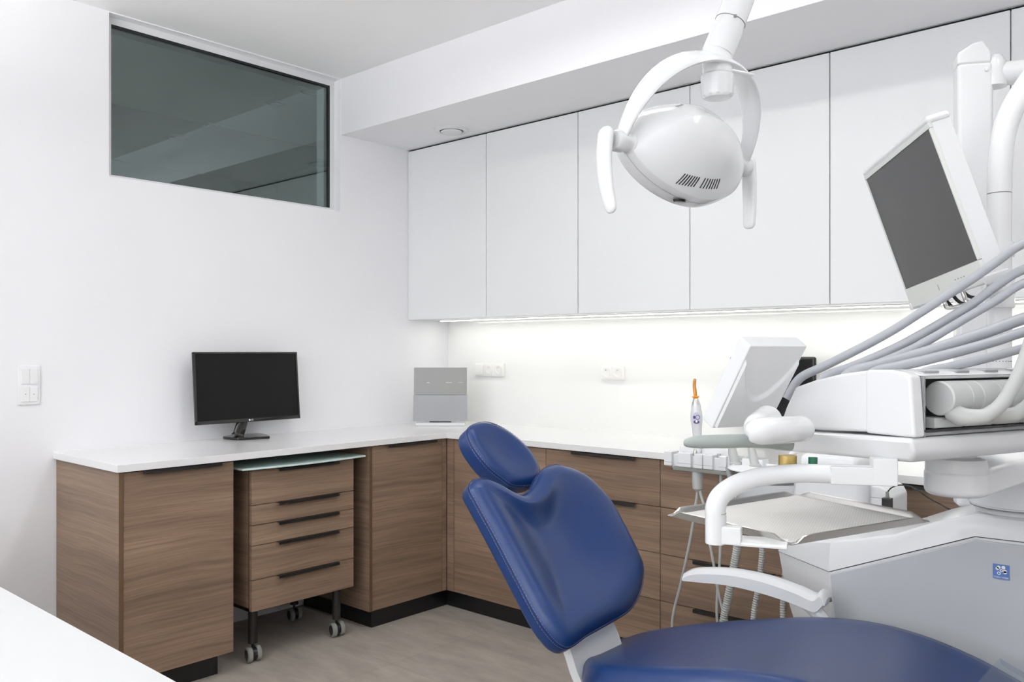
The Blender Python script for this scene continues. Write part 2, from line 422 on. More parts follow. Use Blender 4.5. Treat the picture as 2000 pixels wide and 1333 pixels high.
FY = -0.591                                                           # front plane of the units under the wall cabinets
t = T('corner_cabinet', 'wood corner base cabinet behind the blue headrest', 'cabinet', (0.93, FY, 0), 'walnut base units')
b = B(); b.box((0.60, -0.569, 0.0907), (1.252, -0.01, WB - 0.001), 'wood'); obj('body', b, t)
b = B(); b.box((0.596, FY, 0.0907), (0.6445, -0.571, 0.871), 'wood'); obj('gap_filler_strip', b, t)
b = B(); b.box((0.6475, FY, 0.0907), (1.2515, -0.571, 0.866), 'wood', 0.0008, 1); obj('door', b, t)
b = B(); b.box((0.5605, -0.556, 0.0), (1.252, -0.03, 0.0907), 'plinth'); obj('plinth', b, t)

dz = [(0.0907, 0.2835), (0.2865, 0.4775), (0.4805, 0.6705), (0.6735, 0.866)]
def drawer_unit(x0, x1, label):
    t = T('drawer_cabinet', label, 'cabinet', (x0, FY, 0), 'walnut base units')
    b = B(); b.box((x0 + 0.001, -0.569, 0.0907), (x1 - 0.001, -0.01, WB - 0.001), 'wood'); obj('body', b, t)
    for z0, z1 in dz:
        b = B(); b.box((x0 + 0.0015, FY, z0), (x1 - 0.0015, -0.571, z1), 'wood', 0.0008, 1); d = obj('drawer', b, t)
        b = B(); pull(b, 'x', x0 + 0.162, x0 + 0.496, FY, z1 + 0.0025); obj('handle', b, d)
    b = B(); b.box((x0, -0.556, 0.0), (x1, -0.03, 0.0907), 'plinth'); obj('plinth', b, t)
    return t
du = drawer_unit(1.253, 1.866, 'wood four-drawer cabinet partly behind the blue backrest')
copy_thing(du, (1.866, FY, 0), 'wood four-drawer cabinet behind the hanging suction hoses')
copy_thing(du, (2.479, FY, 0), 'wood four-drawer cabinet seen over the steel tray, behind the dental unit')
copy_thing(du, (3.092, FY, 0), 'wood four-drawer cabinet farthest right, hidden behind the dental unit')

# ------------------------------------------------------------------ mobile trolley
CX, CY0, CY1 = 0.580, -1.702, -1.172
t = T('drawer_trolley', 'wood drawer trolley on castors with frosted glass top, under the worktop', 'trolley', (0.33, -1.437, 0))
b = B(); b.box((0.14, CY0, 0.238), (0.557, CY0 + 0.018, 0.822), 'wood'); b.box((0.5565, CY0, 0.238), (0.558, CY0 + 0.018, 0.822), 'edge')
b.box((0.14, CY1 - 0.018, 0.238), (0.557, CY1, 0.822), 'wood'); b.box((0.14, CY0 + 0.018, 0.238), (0.155, CY1 - 0.018, 0.822), 'wood'); b.box((0.155, CY0 + 0.018, 0.238), (0.555, CY1 - 0.018, 0.25), 'wood'); b.box((0.155, CY0 + 0.018, 0.81), (0.545, CY1 - 0.018, 0.822), 'wood')
obj('body', b, t)
zs = [0.225, 0.3575, 0.5015, 0.5865, 0.671, 0.818]
for i in range(5):
    b = B(); b.box((0.560, CY0 + 0.0015, zs[i] + 0.0015), (CX, CY1 - 0.0015, zs[i + 1] - 0.0015), 'wood', 0.0008, 1); d = obj('drawer', b, t)
    b = B(); pull(b, 'y', CY0 + 0.122, CY1 - 0.094, CX, zs[i + 1] + (0.0008 if i < 4 else -0.001), 0.012, 0.02); obj('handle', b, d)
b = B()
yc = (CY0 + CY1) / 2
front = [(0.600 + 0.028 * (1 - ((y - yc) / 0.318) ** 2), y) for y in [yc - 0.318 + 0.636 * k / 16 for k in range(17)]]
b.prism([(0.13, yc - 0.318)] + front + [(0.13, yc + 0.318)], 'frost', 0.008, 'z', 0.824, 0.001, 1); obj('glass_top', b, t)
b = B()
for lo, hi in (((0.17, CY0 + 0.02), (0.21, CY1 - 0.02)), ((0.505, CY0 + 0.02), (0.545, CY1 - 0.02)), ((0.17, CY0 + 0.02), (0.545, CY0 + 0.06)), ((0.17, CY1 - 0.06), (0.545, CY1 - 0.02))):
    b.box((lo[0], lo[1], 0.213), (hi[0], hi[1], 0.237), 'black')
obj('base_frame', b, t)
for lx, ly in ((0.525, CY0 + 0.04), (0.525, CY1 - 0.058), (0.185, CY0 + 0.04), (0.185, CY1 - 0.058)):
    b = B(); b.lathe([(0.0195, 0.078), (0.0195, 0.214)], 'black', (lx, ly, 0), n=24); b.lathe([(0.006, 0.05), (0.006, 0.08)], 'dark', (lx, ly, 0), n=12); g = obj('leg', b, t)
    b = B()
    for s in (-1, 1):
        c0 = V((lx + 0.005, ly + s * 0.021, 0.0325))
        b.lathe([(0.022, -0.011), (0.0285, -0.011), (0.0325, -0.007), (0.0325, 0.007), (0.0285, 0.011), (0.022, 0.011)], 'rubber', c0, (0.25, 1, 0), 32)
        b.lathe([(0.0, -0.0115), (0.022, -0.0115), (0.0225, 0.0), (0.022, 0.0115), (0, 0.0115)], 'dark', c0, (0.25, 1, 0), 32)
    b.lathe([(0.026, -0.011), (0.026, 0.011)], 'dark', (lx + 0.005, ly, 0.0335), (0.25, 1, 0), 24)
    obj('caster_wheel', b, g)

# ------------------------------------------------------------------ desk monitor
t = T('computer_monitor', 'black widescreen computer monitor standing on the white worktop by the window wall', 'monitor', (0.11, -1.43, WT))
ty, tz = V((0, 1, 0)), V((-0.085, 0, 1)).normalized()
MX = frame((0.118, -1.429, 0.980), ty, tz)                             # x right across the screen, y up, z towards the room
b = B(); b.box((-0.277, 0, -0.011), (0.277, 0.334, 0.0), 'bezel', 0.003, 2, MX); b.box((-0.235, 0.02, -0.030), (0.235, 0.31, -0.010), 'dark', 0.008, 2, MX); b.box((-0.20, 0.05, -0.05), (0.20, 0.28, -0.028), 'dark', 0.01, 2, MX); hs = obj('housing', b, t)
b = B()
for lo, hi in (((-0.277, 0.0), (0.277, 0.017)), ((-0.277, 0.325), (0.277, 0.334)), ((-0.277, 0), (-0.267, 0.334)), ((0.267, 0), (0.277, 0.334))):
    b.box((lo[0], lo[1], -0.004), (hi[0], hi[1], 0.004), 'bezel', 0.0018, 2, MX)
bz = obj('bezel', b, t)
b = B(); b.box((-0.267, 0.017, -0.001), (0.267, 0.325, 0.0005), 'screen', 0, 1, MX); obj('screen', b, t)
b = B(); b.lathe([(0.0046, 0), (0.0046, 0.0006)], 'logo', MX @ V((-0.006, 0.0085, 0.0042)), MX.to_3x3() @ V((0, 0, 1)), 24)
text_mesh(b, 'LG', 0.0105, 'logo', MX @ Matrix.Translation((0.008, 0.0085, 0.0045))); obj('logo', b, bz)
b = B(); b.tube(smooth([(0.085, -1.476, 0.911), (0.086, -1.468, 0.935), (0.088, -1.452, 0.985), (0.088, -1.440, 1.03)], 5), [0.034] * 3 + [0.029] * 13, 'bezel', 16, up=(1, 0, 0), flat=0.5)
obj('stand', b, t)
b = B(); b.prism([tuple(p[:2]) for p in smooth([(0.035, -1.525, 0), (0.135, -1.522, 0), (0.165, -1.505, 0), (0.195, -1.40, 0), (0.185, -1.365, 0), (0.07, -1.325, 0), (0.012, -1.335, 0), (0.006, -1.43, 0)], 6, True)], 'bezel', 0.012, 'z', WT, 0.003, 2); obj('stand_base', b, t)

# ------------------------------------------------------------------ square grey panel device in the corner
t = T('panel_device', 'square grey tabletop panel on a thin white base, standing in the worktop corner', 'device', (0.29, -0.34, WT))
ex = V((0.745, 0.667, 0)); 
GX = frame((0.312, -0.372, 0.928), (0.218, 0.195, 0), (-0.05, 0.056, 1))
M['greyglass'] = mat('grey_mirror_glass', srgb(142, 142, 140), 0.22, spec=0.4)
M['greymetal'] = mat('satin_grey_metal', srgb(152, 153, 156), 0.4, metal=0.1)
b = B(); b.box((-0.147, 0.146, -0.012), (0.147, 0.298, 0.0), 'greyglass', 0.001, 1, GX); b.box((0.03, 0.214, 0), (0.065, 0.216, 0.0006), 'logo', 0, 1, GX); b.box((-0.075, 0.213, 0), (-0.06, 0.2155, 0.0006), 'logo', 0, 1, GX); b.box((0.10, 0.2145, 0), (0.125, 0.2155, 0.0006), 'logo', 0, 1, GX); obj('glass_front', b, t)
b = B(); b.box((-0.149, 0.0, -0.014), (0.149, 0.145, 0.001), 'greymetal', 0.001, 1, GX); b.box((-0.14, 0.004, -0.05), (0.14, 0.29, -0.013), 'greymetal', 0.004, 2, GX); obj('body', b, t)
b = B(); b.box((-0.137, -0.0275, -0.075), (0.137, -0.008, -0.002), 'white', 0.002, 1, frame((0.312, -0.372, 0.928), (0.218, 0.195, 0), (0, 0, 1))); b.box((-0.06, -0.01, -0.05), (0.06, 0.006, -0.015), 'dark', 0, 1, frame((0.312, -0.372, 0.928), (0.218, 0.195, 0), (0, 0, 1))); obj('base', b, t)

# ------------------------------------------------------------------ switches and sockets
M['switchw'] = mat('white_switch_plastic', (0.82, 0.82, 0.825), 0.3)
t = T('light_switch', 'white double rocker switch and blind control plate on the window wall', 'switch', (0, -2.36, 1.18))
b = B(); b.box((0, -2.400, 1.100), (0.009, -2.318, 1.2595), 'switchw', 0.003, 2); obj('plate', b, t)
for y0, z0, mark in ((-2.389, 1.184, None), (-2.3585, 1.184, None), (-2.389, 1.112, 1), (-2.3585, 1.112, -1)):
    b = B(); b.box((0.006, y0, z0), (0.0135, y0 + 0.0300, z0 + 0.061), 'switchw', 0.002, 2)
    if mark:
        cy, cz = y0 + 0.0152, z0 + 0.031
        b.add([(0.0137, cy - 0.003, cz + 0.002 * mark), (0.0137, cy + 0.003, cz + 0.002 * mark), (0.0137, cy, cz - 0.002 * mark)], [[0, 1, 2]], 'gap')
    obj('rocker', b, t)

def socket(b, cx, cz, y):
    b.lathe([(0.0245, 0.0), (0.0245, 0.0035), (0.0215, 0.0035), (0.0195, -0.006), (0, -0.006)], 'socketw', (cx, y, cz), (0, -1, 0), 32)
def pins(b, cx, cz, y):
    for dx, dz_, r in ((-0.0095, 0, 0.0042), (0.0095, 0, 0.0042)): b.lathe([(r, 0), (r, 0.0008)], 'dark', (cx + dx, y, cz + dz_), (0, -1, 0), 14)
    b.lathe([(0.0026, 0), (0.0024, 0.013), (0, 0.013)], 'chrome', (cx, y, cz + 0.0115), (0, -1, 0), 12)
def socket_plate(x0, x1, z0, z1, slots, label):
    t = T('socket', label, 'socket', ((x0 + x1) / 2, -0.008, (z0 + z1) / 2), 'white wall sockets on the backsplash')
    b = B(); b.box((x0, -0.019, z0), (x1, -0.008, z1), 'socketw', 0.003, 2); obj('plate', b, t)
    for cx, kind in slots:
        b = B()
        cz = (z0 + z1) / 2
        if kind == 'r':
            b.box((cx - 0.032, -0.024, cz - 0.030), (cx + 0.032, -0.017, cz + 0.031), 'socketw', 0.002, 2); obj('rocker', b, t)
        else:
            b.box((cx - 0.032, -0.0215, cz - 0.030), (cx + 0.032, -0.017, cz + 0.031), 'socketw', 0.002, 2); socket(b, cx, cz + 0.003, -0.021); pins(b, cx, cz + 0.003, -0.0157); obj('outlet', b, t)
socket_plate(0.236, 0.470, 1.170, 1.246, ((0.276, 'r'), (0.352, 's'), (0.430, 's')), 'triple white switch and socket plate on the backsplash, nearest the corner')
socket_plate(1.151, 1.297, 1.168, 1.242, ((1.188, 's'), (1.259, 's')), 'double white socket on the backsplash, left of the curing light')

# ------------------------------------------------------------------ desk in the near corner, ceiling lamps
t = T('side_desk', 'white tabletop in the near left corner of the room', 'desk', (1.3, -3.4, 0))
M['desk'] = mat('white_laminate', (0.61, 0.62, 0.625), 0.4, spec=0.3)
b = B(); b.box((0.15, -3.70, 0.725), (2.80, -2.911, 0.75), 'desk', 0.002, 1); obj('top', b, t)
for x in (0.17, 2.72):
    b = B(); b.box((x, -3.68, 0), (x + 0.03, -2.94, 0.725), 'lacquer', 0.001, 1); obj('side_panel', b, t)

# added fill light behind the camera, built as a window with glowing panes
b = B()
for lo, hi in (((1.0, 0.95), (4.4, 1.0)), ((1.0, 2.45), (4.4, 2.5)), ((1.0, 1.0), (1.05, 2.45)), ((4.35, 1.0), (4.4, 2.45)), ((2.68, 1.0), (2.72, 2.45))):
    b.box((lo[0], RY - 0.001, lo[1]), (hi[0], RY + 0.04, hi[1]), 'white', 0.002, 1)
w2 = struct('fill_window', b); ROOT[w2] = V((0, 0, 0))
M['fill_pane'] = mat('fill_light_pane', (0.8, 0.85, 0.9), 0.3, emit=(0.95, 0.97, 1.0), es=FILL_PANE)
b = B(); b.box((1.05, RY + 0.001, 1.0), (2.68, RY + 0.012, 2.45), 'fill_pane'); b.box((2.72, RY + 0.001, 1.0), (4.35, RY + 0.012, 2.45), 'fill_pane'); obj('pane', b, w2)
# ------------------------------------------------------------------ materials of the dental equipment
M['leather'] = mat('blue_upholstery', (0.0038, 0.0245, 0.108), 0.36, spec=0.5, bump=(700, 0.05, 0.0005))
M['stitch'] = mat('pale_blue_thread', (0.10, 0.16, 0.42), 0.6)
M['seam'] = mat('seam_shadow', (0.004, 0.008, 0.04), 0.6)
M['hose'] = mat('grey_blue_hose', srgb(160, 163, 168), 0.38)
M['hosec'] = mat('warm_grey_hose', srgb(176, 178, 176), 0.4)
M['ribbed'] = mat('ribbed_grey_hose', srgb(178, 180, 176), 0.45)
M['handle'] = mat('grey_green_grip', srgb(150, 158, 154), 0.3)
M['unitpanel'] = mat('pale_grey_gloss_panel', srgb(186, 189, 193), 0.12, spec=0.5)
M['drum'] = mat('satin_silver_drum', srgb(196, 198, 197), 0.3, metal=0.2)
M['recess'] = mat('mid_grey_recess', srgb(150, 152, 154), 0.4)
M['gold'] = mat('gold_ring', (0.55, 0.40, 0.14), 0.3, metal=0.7)
M['green'] = mat('green_plug', srgb(32, 96, 72), 0.4)
M['orange'] = mat('orange_tip', (0.55, 0.22, 0.02), 0.15, coat=0.4)
M['orangecuff'] = mat('orange_cuff', (0.95, 0.36, 0.02), 0.35)
M['purple'] = mat('purple_print', srgb(84, 66, 120), 0.4)
M['lilac'] = mat('lilac_print', srgb(196, 196, 214), 0.4)
M['clear'] = glass_mat('clear_bowl_glass', (0.80, 0.83, 0.83), 0.04, None, 2.1)
M['clearblue'] = glass_mat('clear_foot_cover', (0.78, 0.84, 0.90), 0.12)
M['greyscreen'] = mat('grey_screen', (0.055, 0.055, 0.056), 0.30, spec=0.6)
M['ivory'] = mat('ivory_bezel', srgb(214, 216, 212), 0.35)
M['logoblue'] = mat('logo_blue', srgb(92, 122, 180), 0.35)
M['logowhite'] = mat('logo_white', (0.85, 0.86, 0.88), 0.4)
M['lens'] = mat('lamp_lens', (0.75, 0.78, 0.80), 0.08, spec=0.6)
def tray_mat():
    m = mat('perforated_steel', (0.74, 0.735, 0.71), 0.45, metal=0.1)
    nt = m.node_tree; N = nt.nodes; L = nt.links
    tc = N.new('ShaderNodeTexCoord'); br = N.new('ShaderNodeTexBrick'); br.offset = 0
    br.inputs['Scale'].default_value = 1; br.inputs['Brick Width'].default_value = 0.0052; br.inputs['Row Height'].default_value = 0.0052; br.inputs['Mortar Size'].default_value = 0.0007; br.inputs['Mortar Smooth'].default_value = 0.4
    br.inputs['Color1'].default_value = (0.80, 0.79, 0.765, 1); br.inputs['Color2'].default_value = (0.80, 0.79, 0.765, 1); br.inputs['Mortar'].default_value = (0.66, 0.65, 0.62, 1)
    mp = N.new('ShaderNodeMapping'); mp.inputs['Rotation'].default_value = (0, 0, radians(-17))
    g = N.new('ShaderNodeNewGeometry')
    L.new(g.outputs['Position'], mp.inputs['Vector']); L.new(mp.outputs[0], br.inputs['Vector']); L.new(br.outputs['Color'], N['Principled BSDF'].inputs['Base Color'])
    return m
M['traysteel'] = tray_mat()

# ------------------------------------------------------------------ dental chair
def cushion(b, outline, P0, U, W, Nn, thick, dish=0.0, edge=0.03, m='leather', n=10, sag=None, stitches=True, seam_at=0.35):
    """upholstered pad: outline (a along U, l along W), front towards Nn; flat or dished front, rolled edge, boxed back"""
    P0, U, W, Nn = V(P0), V(U).normalized(), V(W).normalized(), V(Nn).normalized()
    ol = [(p.x, p.y) for p in smooth([(a, l, 0) for a, l in outline], n, True)]
    k = len(ol)
    cx = sum(p[0] for p in ol) / k; cy = sum(p[1] for p in ol) / k
    def inset(d):                                              # move along the inward normal, smoothed
        out = []
        for i in range(k):
            ax = ol[(i + 2) % k][0] - ol[(i - 2) % k][0]; ay = ol[(i + 2) % k][1] - ol[(i - 2) % k][1]
            q = sqrt(ax * ax + ay * ay) + 1e-9; nx, ny = -ay / q, ax / q
            if nx * (cx - ol[i][0]) + ny * (cy - ol[i][1]) < 0 and d > 0 and False: nx, ny = -nx, -ny
            out.append((ol[i][0] + nx * d * sgn, ol[i][1] + ny * d * sgn))
        return out
    area = sum(ol[i][0] * ol[(i + 1) % k][1] - ol[(i + 1) % k][0] * ol[i][1] for i in range(k))
    sgn = 1 if area > 0 else -1
    def P(p, h): 
        s_ = sag(p[0], p[1]) if sag else 0.0
        return P0 + U * p[0] + W * p[1] + Nn * (h + s_)
    rings = []
    def scaled(base, s): return [(cx + (p[0] - cx) * s, cy + (p[1] - cy) * s) for p in base]
    i4 = inset(0.018)
    for s in (0.02, 0.4, 0.8): rings.append([P(p, -thick) for p in scaled(i4, s)])
    rings.append([P(p, -thick) for p in i4]); rings.append([P(p, -thick * 0.93) for p in inset(0.006)])
    rings.append([P(p, -thick * 0.8) for p in inset(0.001)]); rings.append([P(p, -thick * 0.5) for p in ol]); 
    rings.append([P(p, -edge * 0.95) for p in inset(0.0005)])
    ed = inset(edge)
    for t in (15, 30, 45, 60, 75, 90):
        d = edge * (1 - cos(radians(t))); h = -edge + edge * sin(radians(t))
        rings.append([P(p, h) for p in inset(d)])
    loop = ed
    for s in (0.96, 0.9, 0.82, 0.72, 0.6, 0.46, 0.32, 0.18, 0.02):
        f = (1 - s)
        for _ in range(int(4 + 60 * f)):                              # relax towards a plain oval so the notch fades out inward
            loop = [((loop[i - 1][0] + 2 * loop[i][0] + loop[(i + 1) % k][0]) / 4, (loop[i - 1][1] + 2 * loop[i][1] + loop[(i + 1) % k][1]) / 4) for i in range(k)]
        g = min(1, f / 0.75)
        rings.append([P(p, -dish * g * g * (3 - 2 * g)) for p in scaled(loop, s)])
    b.loft(rings, m)
    # boxed seam with its two rows of thread
    sm = [P(p, -edge * seam_at - 0.012) for p in inset(0.0)]
    if stitches:
        b.tube(sm + sm[:1], 0.0011, 'seam', 6, up=Nn)
        for off, d in ((0.005, 0.0022), (-0.005, 0.0002)):
            row = [P(p, -edge * seam_at - 0.012 + off) for p in inset(d)]
            acc = 0
            for i in range(k):
                a, c = row[i], row[(i + 1) % k]; L_ = (c - a).length; nseg = max(1, int(L_ / 0.0075))
                for q in range(nseg):
                    s0 = a.lerp(c, q / nseg); s1 = a.lerp(c, (q + 0.62) / nseg)
                    b.tube([s0, s1], 0.0008, 'stitch', 4, up=Nn)
    return b

t = T('dental_chair', 'dark blue padded dental chair with white frame in the middle of the room', 'dental chair', (2.75, -1.58, 0))
a50 = radians(50)
bo = [(-0.284, 0.376), (-0.246, 0.402), (-0.200, 0.400), (-0.152, 0.371), (-0.115, 0.338), (-0.078, 0.324), (-0.012, 0.348), (0.052, 0.389), (0.112, 0.408), (0.170, 0.405), (0.262, 0.352), (0.310, 0.240), (0.302, 0.120), (0.282, 0.017), (0.258, -0.025), (0.184, -0.082), (0.085, -0.120), (-0.033, -0.132), (-0.139, -0.140), (-0.232, -0.152), (-0.266, -0.137), (-0.284, -0.104), (-0.294, -0.048), (-0.292, 0.070), (-0.288, 0.210), (-0.288, 0.330)]
b = B()
cushion(b, bo, (2.246, -1.55, 0.641), (0, 1, 0), (-cos(a50), 0, sin(a50)), (sin(a50), 0, cos(a50)), 0.074, 0.044, 0.046, n=6)
obj('backrest', b, t)
a55 = radians(55)
ho = [(-0.098, 0.110), (-0.032, 0.132), (0.027, 0.126), (0.090, 0.086), (0.140, 0.020), (0.152, -0.045), (0.134, -0.088), (0.084, -0.120), (-0.013, -0.112), (-0.052, -0.079), (-0.092, -0.027), (-0.114, 0.053)]
b = B()
cushion(b, ho, (1.87, -1.55, 0.98), (0, 1, 0), (-cos(a55), 0, sin(a55)), (sin(a55), 0, cos(a55)), 0.078, 0.006, 0.030, n=8, seam_at=0.15)
hd = obj('headrest', b, t)
b = B(); b.box((1.86, -1.575, 0.83), (1.875, -1.525, 0.93), 'steel', 0.004, 2); b.tube([(1.84, -1.55, 0.93), (1.87, -1.55, 0.86), (1.95, -1.55, 0.78)], [0.014] * 3, 'steel', 12, up=(0, 1, 0), flat=1.8); obj('headrest_bar', b, t)
# seat: stations along x
st = [(2.195, 0.372, 0.16), (2.215, 0.402, 0.215), (2.26, 0.432, 0.247), (2.333, 0.462, 0.263), (2.43, 0.494, 0.272), (2.51, 0.518, 0.276), (2.672, 0.562, 0.280), (2.821, 0.597, 0.282), (2.958, 0.615, 0.282), (3.085, 0.611, 0.280), (3.203, 0.588, 0.277), (3.30, 0.556, 0.273), (3.45, 0.50, 0.265), (3.62, 0.43, 0.25), (3.80, 0.355, 0.235), (3.90, 0.31, 0.20), (3.93, 0.285, 0.14)]
def near_hw(x):                                                       # half-width on the near side: the back corner is cut round
    k = [(2.19, 0.02), (2.25, 0.065), (2.30, 0.115), (2.342, 0.165), (2.381, 0.212), (2.43, 0.252), (2.477, 0.275), (2.55, 0.297), (2.66, 0.312), (2.8, 0.318), (3.2, 0.31), (3.45, 0.285), (3.8, 0.245), (3.9, 0.20), (3.94, 0.14)]
    for (a, va), (c, vc) in zip(k, k[1:]):
        if x <= c: return va + (vc - va) * (x - a) / (c - a)
    return k[-1][1]
stx = smooth(st, 4)
rings = []
yc = -1.585
for i, p in enumerate(stx):
    x, z, hw = p.x, p.y, p.z
    u = i / (len(stx) - 1)
    th = 0.085 * min(1, u * 14, (1 - u) * 14) + 0.012
    r = min(0.05, th * 0.55)
    ring = []
    for s in [k / 10 for k in range(-10, 11)]:                       # top, slightly dished, rolling down at both edges
        h_ = near_hw(x) if s < 0 else hw; y = s * h_; q = max(0, (abs(y) - (h_ - r)) / r)
        drop = r * (1 - sqrt(max(0, 1 - min(1, q) ** 2)))
        ring.append(V((x, yc + y, z - drop - 0.012 * (1 - s * s) * (1 if 0.1 < u < 0.95 else 0))))
    for s in [k / 6 for k in range(6, -7, -1)]:
        ring.append(V((x + (0.02 if u < 0.1 else 0), yc + s * ((near_hw(x) if s < 0 else hw) - 0.012), z - th)))
    rings.append(ring)
b = B(); b.loft(rings, 'leather'); obj('seat', b, t, sharp=60)
# clear plastic foot cover over the leg end
rings = []
for p in smooth([(3.262, 0.577, 0.283), (3.30, 0.561, 0.281), (3.45, 0.506, 0.273), (3.62, 0.437, 0.258), (3.80, 0.362, 0.243), (3.90, 0.318, 0.21), (3.935, 0.292, 0.15)], 3):
    rings.append([V((p.x, yc + s * ((near_hw(p.x) + 0.004) if s < 0 else p.z), p.y + 0.004 - (0.02 if abs(s) > 0.96 else 0.0))) for s in (-1, -0.95, -0.8, -0.4, 0, 0.4, 0.8, 0.95, 1)])
b = B(); b.loft(rings, 'clearblue', cap=False, closed=False); obj('foot_cover', b, t)
# white frame: link between back and seat, under-seat beam, lifting column and floor plate
def plate(b, prof, y0, y1, m, th):
    pts = smooth([(x, 0, z) for x, z in prof], 6); rings = []
    for i, p in enumerate(pts):
        tt = (pts[min(i + 1, len(pts) - 1)] - pts[max(i - 1, 0)]).normalized(); nn = V((tt.z, 0, -tt.x)) * (th / 2)
        e = 0.006
        rings.append([V((p.x + nn.x, y0 + e, p.z + nn.z)), V((p.x + nn.x, y1 - e, p.z + nn.z)), V((p.x + nn.x * .6, y1, p.z + nn.z * .6)), V((p.x - nn.x, y1, p.z - nn.z)), V((p.x - nn.x, y0, p.z - nn.z)), V((p.x + nn.x * .6, y0, p.z + nn.z * .6))])
    b.loft(rings, m)
b = B(); plate(b, [(2.02, 0.74), (2.13, 0.61), (2.225, 0.515), (2.262, 0.46), (2.290, 0.40), (2.345, 0.335), (2.45, 0.30), (2.65, 0.30)], -1.72, -1.49, 'white', 0.034); obj('back_support', b, t)
b = B(); b.box((2.40, -1.74, 0.285), (3.45, -1.43, 0.385), 'white', 0.03, 3); b.box((3.3, -1.72, 0.16), (3.75, -1.45, 0.28), 'white', 0.03, 3, Matrix.Translation((0, 0, 0.03))); obj('seat_frame', b, t)
b = B(); b.box((2.75, -1.72, 0.07), (3.25, -1.45, 0.29), 'white', 0.04, 3); obj('lift_column', b, t)
b = B(); b.prism([(2.45, -1.83), (3.55, -1.83), (3.65, -1.70), (3.65, -1.46), (3.55, -1.33), (2.45, -1.33), (2.38, -1.45), (2.38, -1.70)], 'white', 0.07, 'z', 0.0, 0.02, 3); obj('floor_base', b, t)
# armrest on the far side
top = smooth([(2.354, 0, 0.612), (2.399, 0, 0.633), (2.514, 0, 0.651), (2.630, 0, 0.650), (2.725, 0, 0.636), (2.775, 0, 0.624), (2.797, 0, 0.640), (2.812, 0, 0.618)], 5)
bot = smooth([(2.356, 0, 0.588), (2.400, 0, 0.592), (2.514, 0, 0.602), (2.630, 0, 0.598), (2.725, 0, 0.586), (2.760, 0, 0.578), (2.785, 0, 0.577), (2.806, 0, 0.60)], 5)
rings = []
for p, q in zip(top, bot):
    w = 0.028
    rings.append([V((q.x, -1.22 - w, q.z)), V((p.x, -1.22 - w, p.z - 0.018)), V((p.x, -1.22 - w * 0.55, p.z - 0.004)), V((p.x, -1.22, p.z)), V((p.x, -1.22 + w * 0.7, p.z - 0.004)), V((p.x, -1.22 + w, p.z - 0.018)), V((q.x, -1.22 + w, q.z))])
b = B(); b.loft(rings, 'white'); ar = obj('armrest', b, t, sharp=28)
b = B(); b.tube(smooth([(2.735, -1.218, 0.60), (2.80, -1.225, 0.545), (2.83, -1.24, 0.44), (2.82, -1.32, 0.35), (2.80, -1.46, 0.335)], 5), 0.022, 'white', 16, up=(0, 1, 0), flat=0.7); obj('armrest_bracket', b, ar)

# ------------------------------------------------------------------ dental unit (water unit beside the chair)
t = T('dental_unit', 'large white dental unit cabinet with glossy grey front behind the chair seat', 'dental unit', (3.2, -0.95, 0))
def plan(x):                                                         # front y of the boat-shaped plan at x
    return -1.10 if x >= 2.765 else -1.10 + 0.145 * ((2.765 - x) / 0.222) ** 1.0 if x > 2.543 else -0.955
xs = [2.512, 2.520, 2.543, 2.60, 2.68, 2.765, 2.85, 2.95, 3.05, 3.158, 3.30, 3.60, 3.86, 3.88]
def zseam(x): return 0.660 if x < 2.765 else (0.660 + (0.823 - 0.660) * (x - 2.765) / (3.159 - 2.765) if x < 3.159 else 0.823 + 0.01 * (x - 3.159))
def ztop(x):
    k = [(2.5, 0.700), (2.632, 0.716), (2.821, 0.762), (2.922, 0.783), (3.005, 0.819), (3.059, 0.847), (3.148, 0.880), (3.9, 0.885)]
    for (a, za), (c, zc) in zip(k, k[1:]):
        if x <= c: return za + (zc - za) * (x - a) / (c - a)
    return k[-1][1]
def yfr(x): 
    return {2.512: -0.86, 2.520: -0.91}.get(x, plan(x))
rings = []
for x in xs:
    f = yfr(x); bk = -0.72 if x > 2.53 else -0.76; zt = ztop(x); zs_ = min(zseam(x), zt - 0.02)
    rings.append([V((x, f, zs_)), V((x, f + 0.006, zs_ + 0.6 * (zt - zs_))), V((x, f + 0.014, zt - 0.006)), V((x, f + 0.022, zt)), V((x, (f + bk) / 2, zt + 0.012)), V((x, bk - 0.02, zt)), V((x, bk, zt - 0.02)), V((x, bk, zs_))])
b = B(); b.loft(rings, 'white'); obj('upper_shell', b, t, sharp=24)
rings = []
for x in xs:
    f = yfr(x) + 0.003; bk = -0.722 if x > 2.53 else -0.76; z1 = min(zseam(x), ztop(x) - 0.02) - 0.003
    e = max(0, 2.765 - x)
    def low(z): return e * 0.0
    rings.append([V((x + 0.6 * e, f, 0.02)), V((x + 0.45 * e, f, 0.30)), V((x + 0.12 * e, f, 0.52)), V((x, f, z1)), V((x, bk, z1)), V((x + 0.12 * e, bk, 0.52)), V((x + 0.45 * e, bk, 0.30)), V((x + 0.6 * e, bk, 0.02))])
b = B(); b.loft(rings, 'white'); obj('cabinet_body', b, t, sharp=24)
b = B()
b.prism([(2.771, 0.652), (3.159, 0.8135), (3.86, 0.820), (3.86, 0.06), (2.86, 0.06), (2.82, 0.30), (2.787, 0.52)], 'unitpanel', 0.010, 'y', -1.106, 0.003, 2)
fp = obj('front_panel', b, t, 'glossy pale grey panel')
LX = frame((3.2215, -1.1068, 0.7395), (1, 0, 0), (0, 0, 1))
b = B(); b.box((-0.0195, -0.0195, 0), (0.0195, 0.0195, 0.0008), 'logoblue', 0.0003, 1, LX)
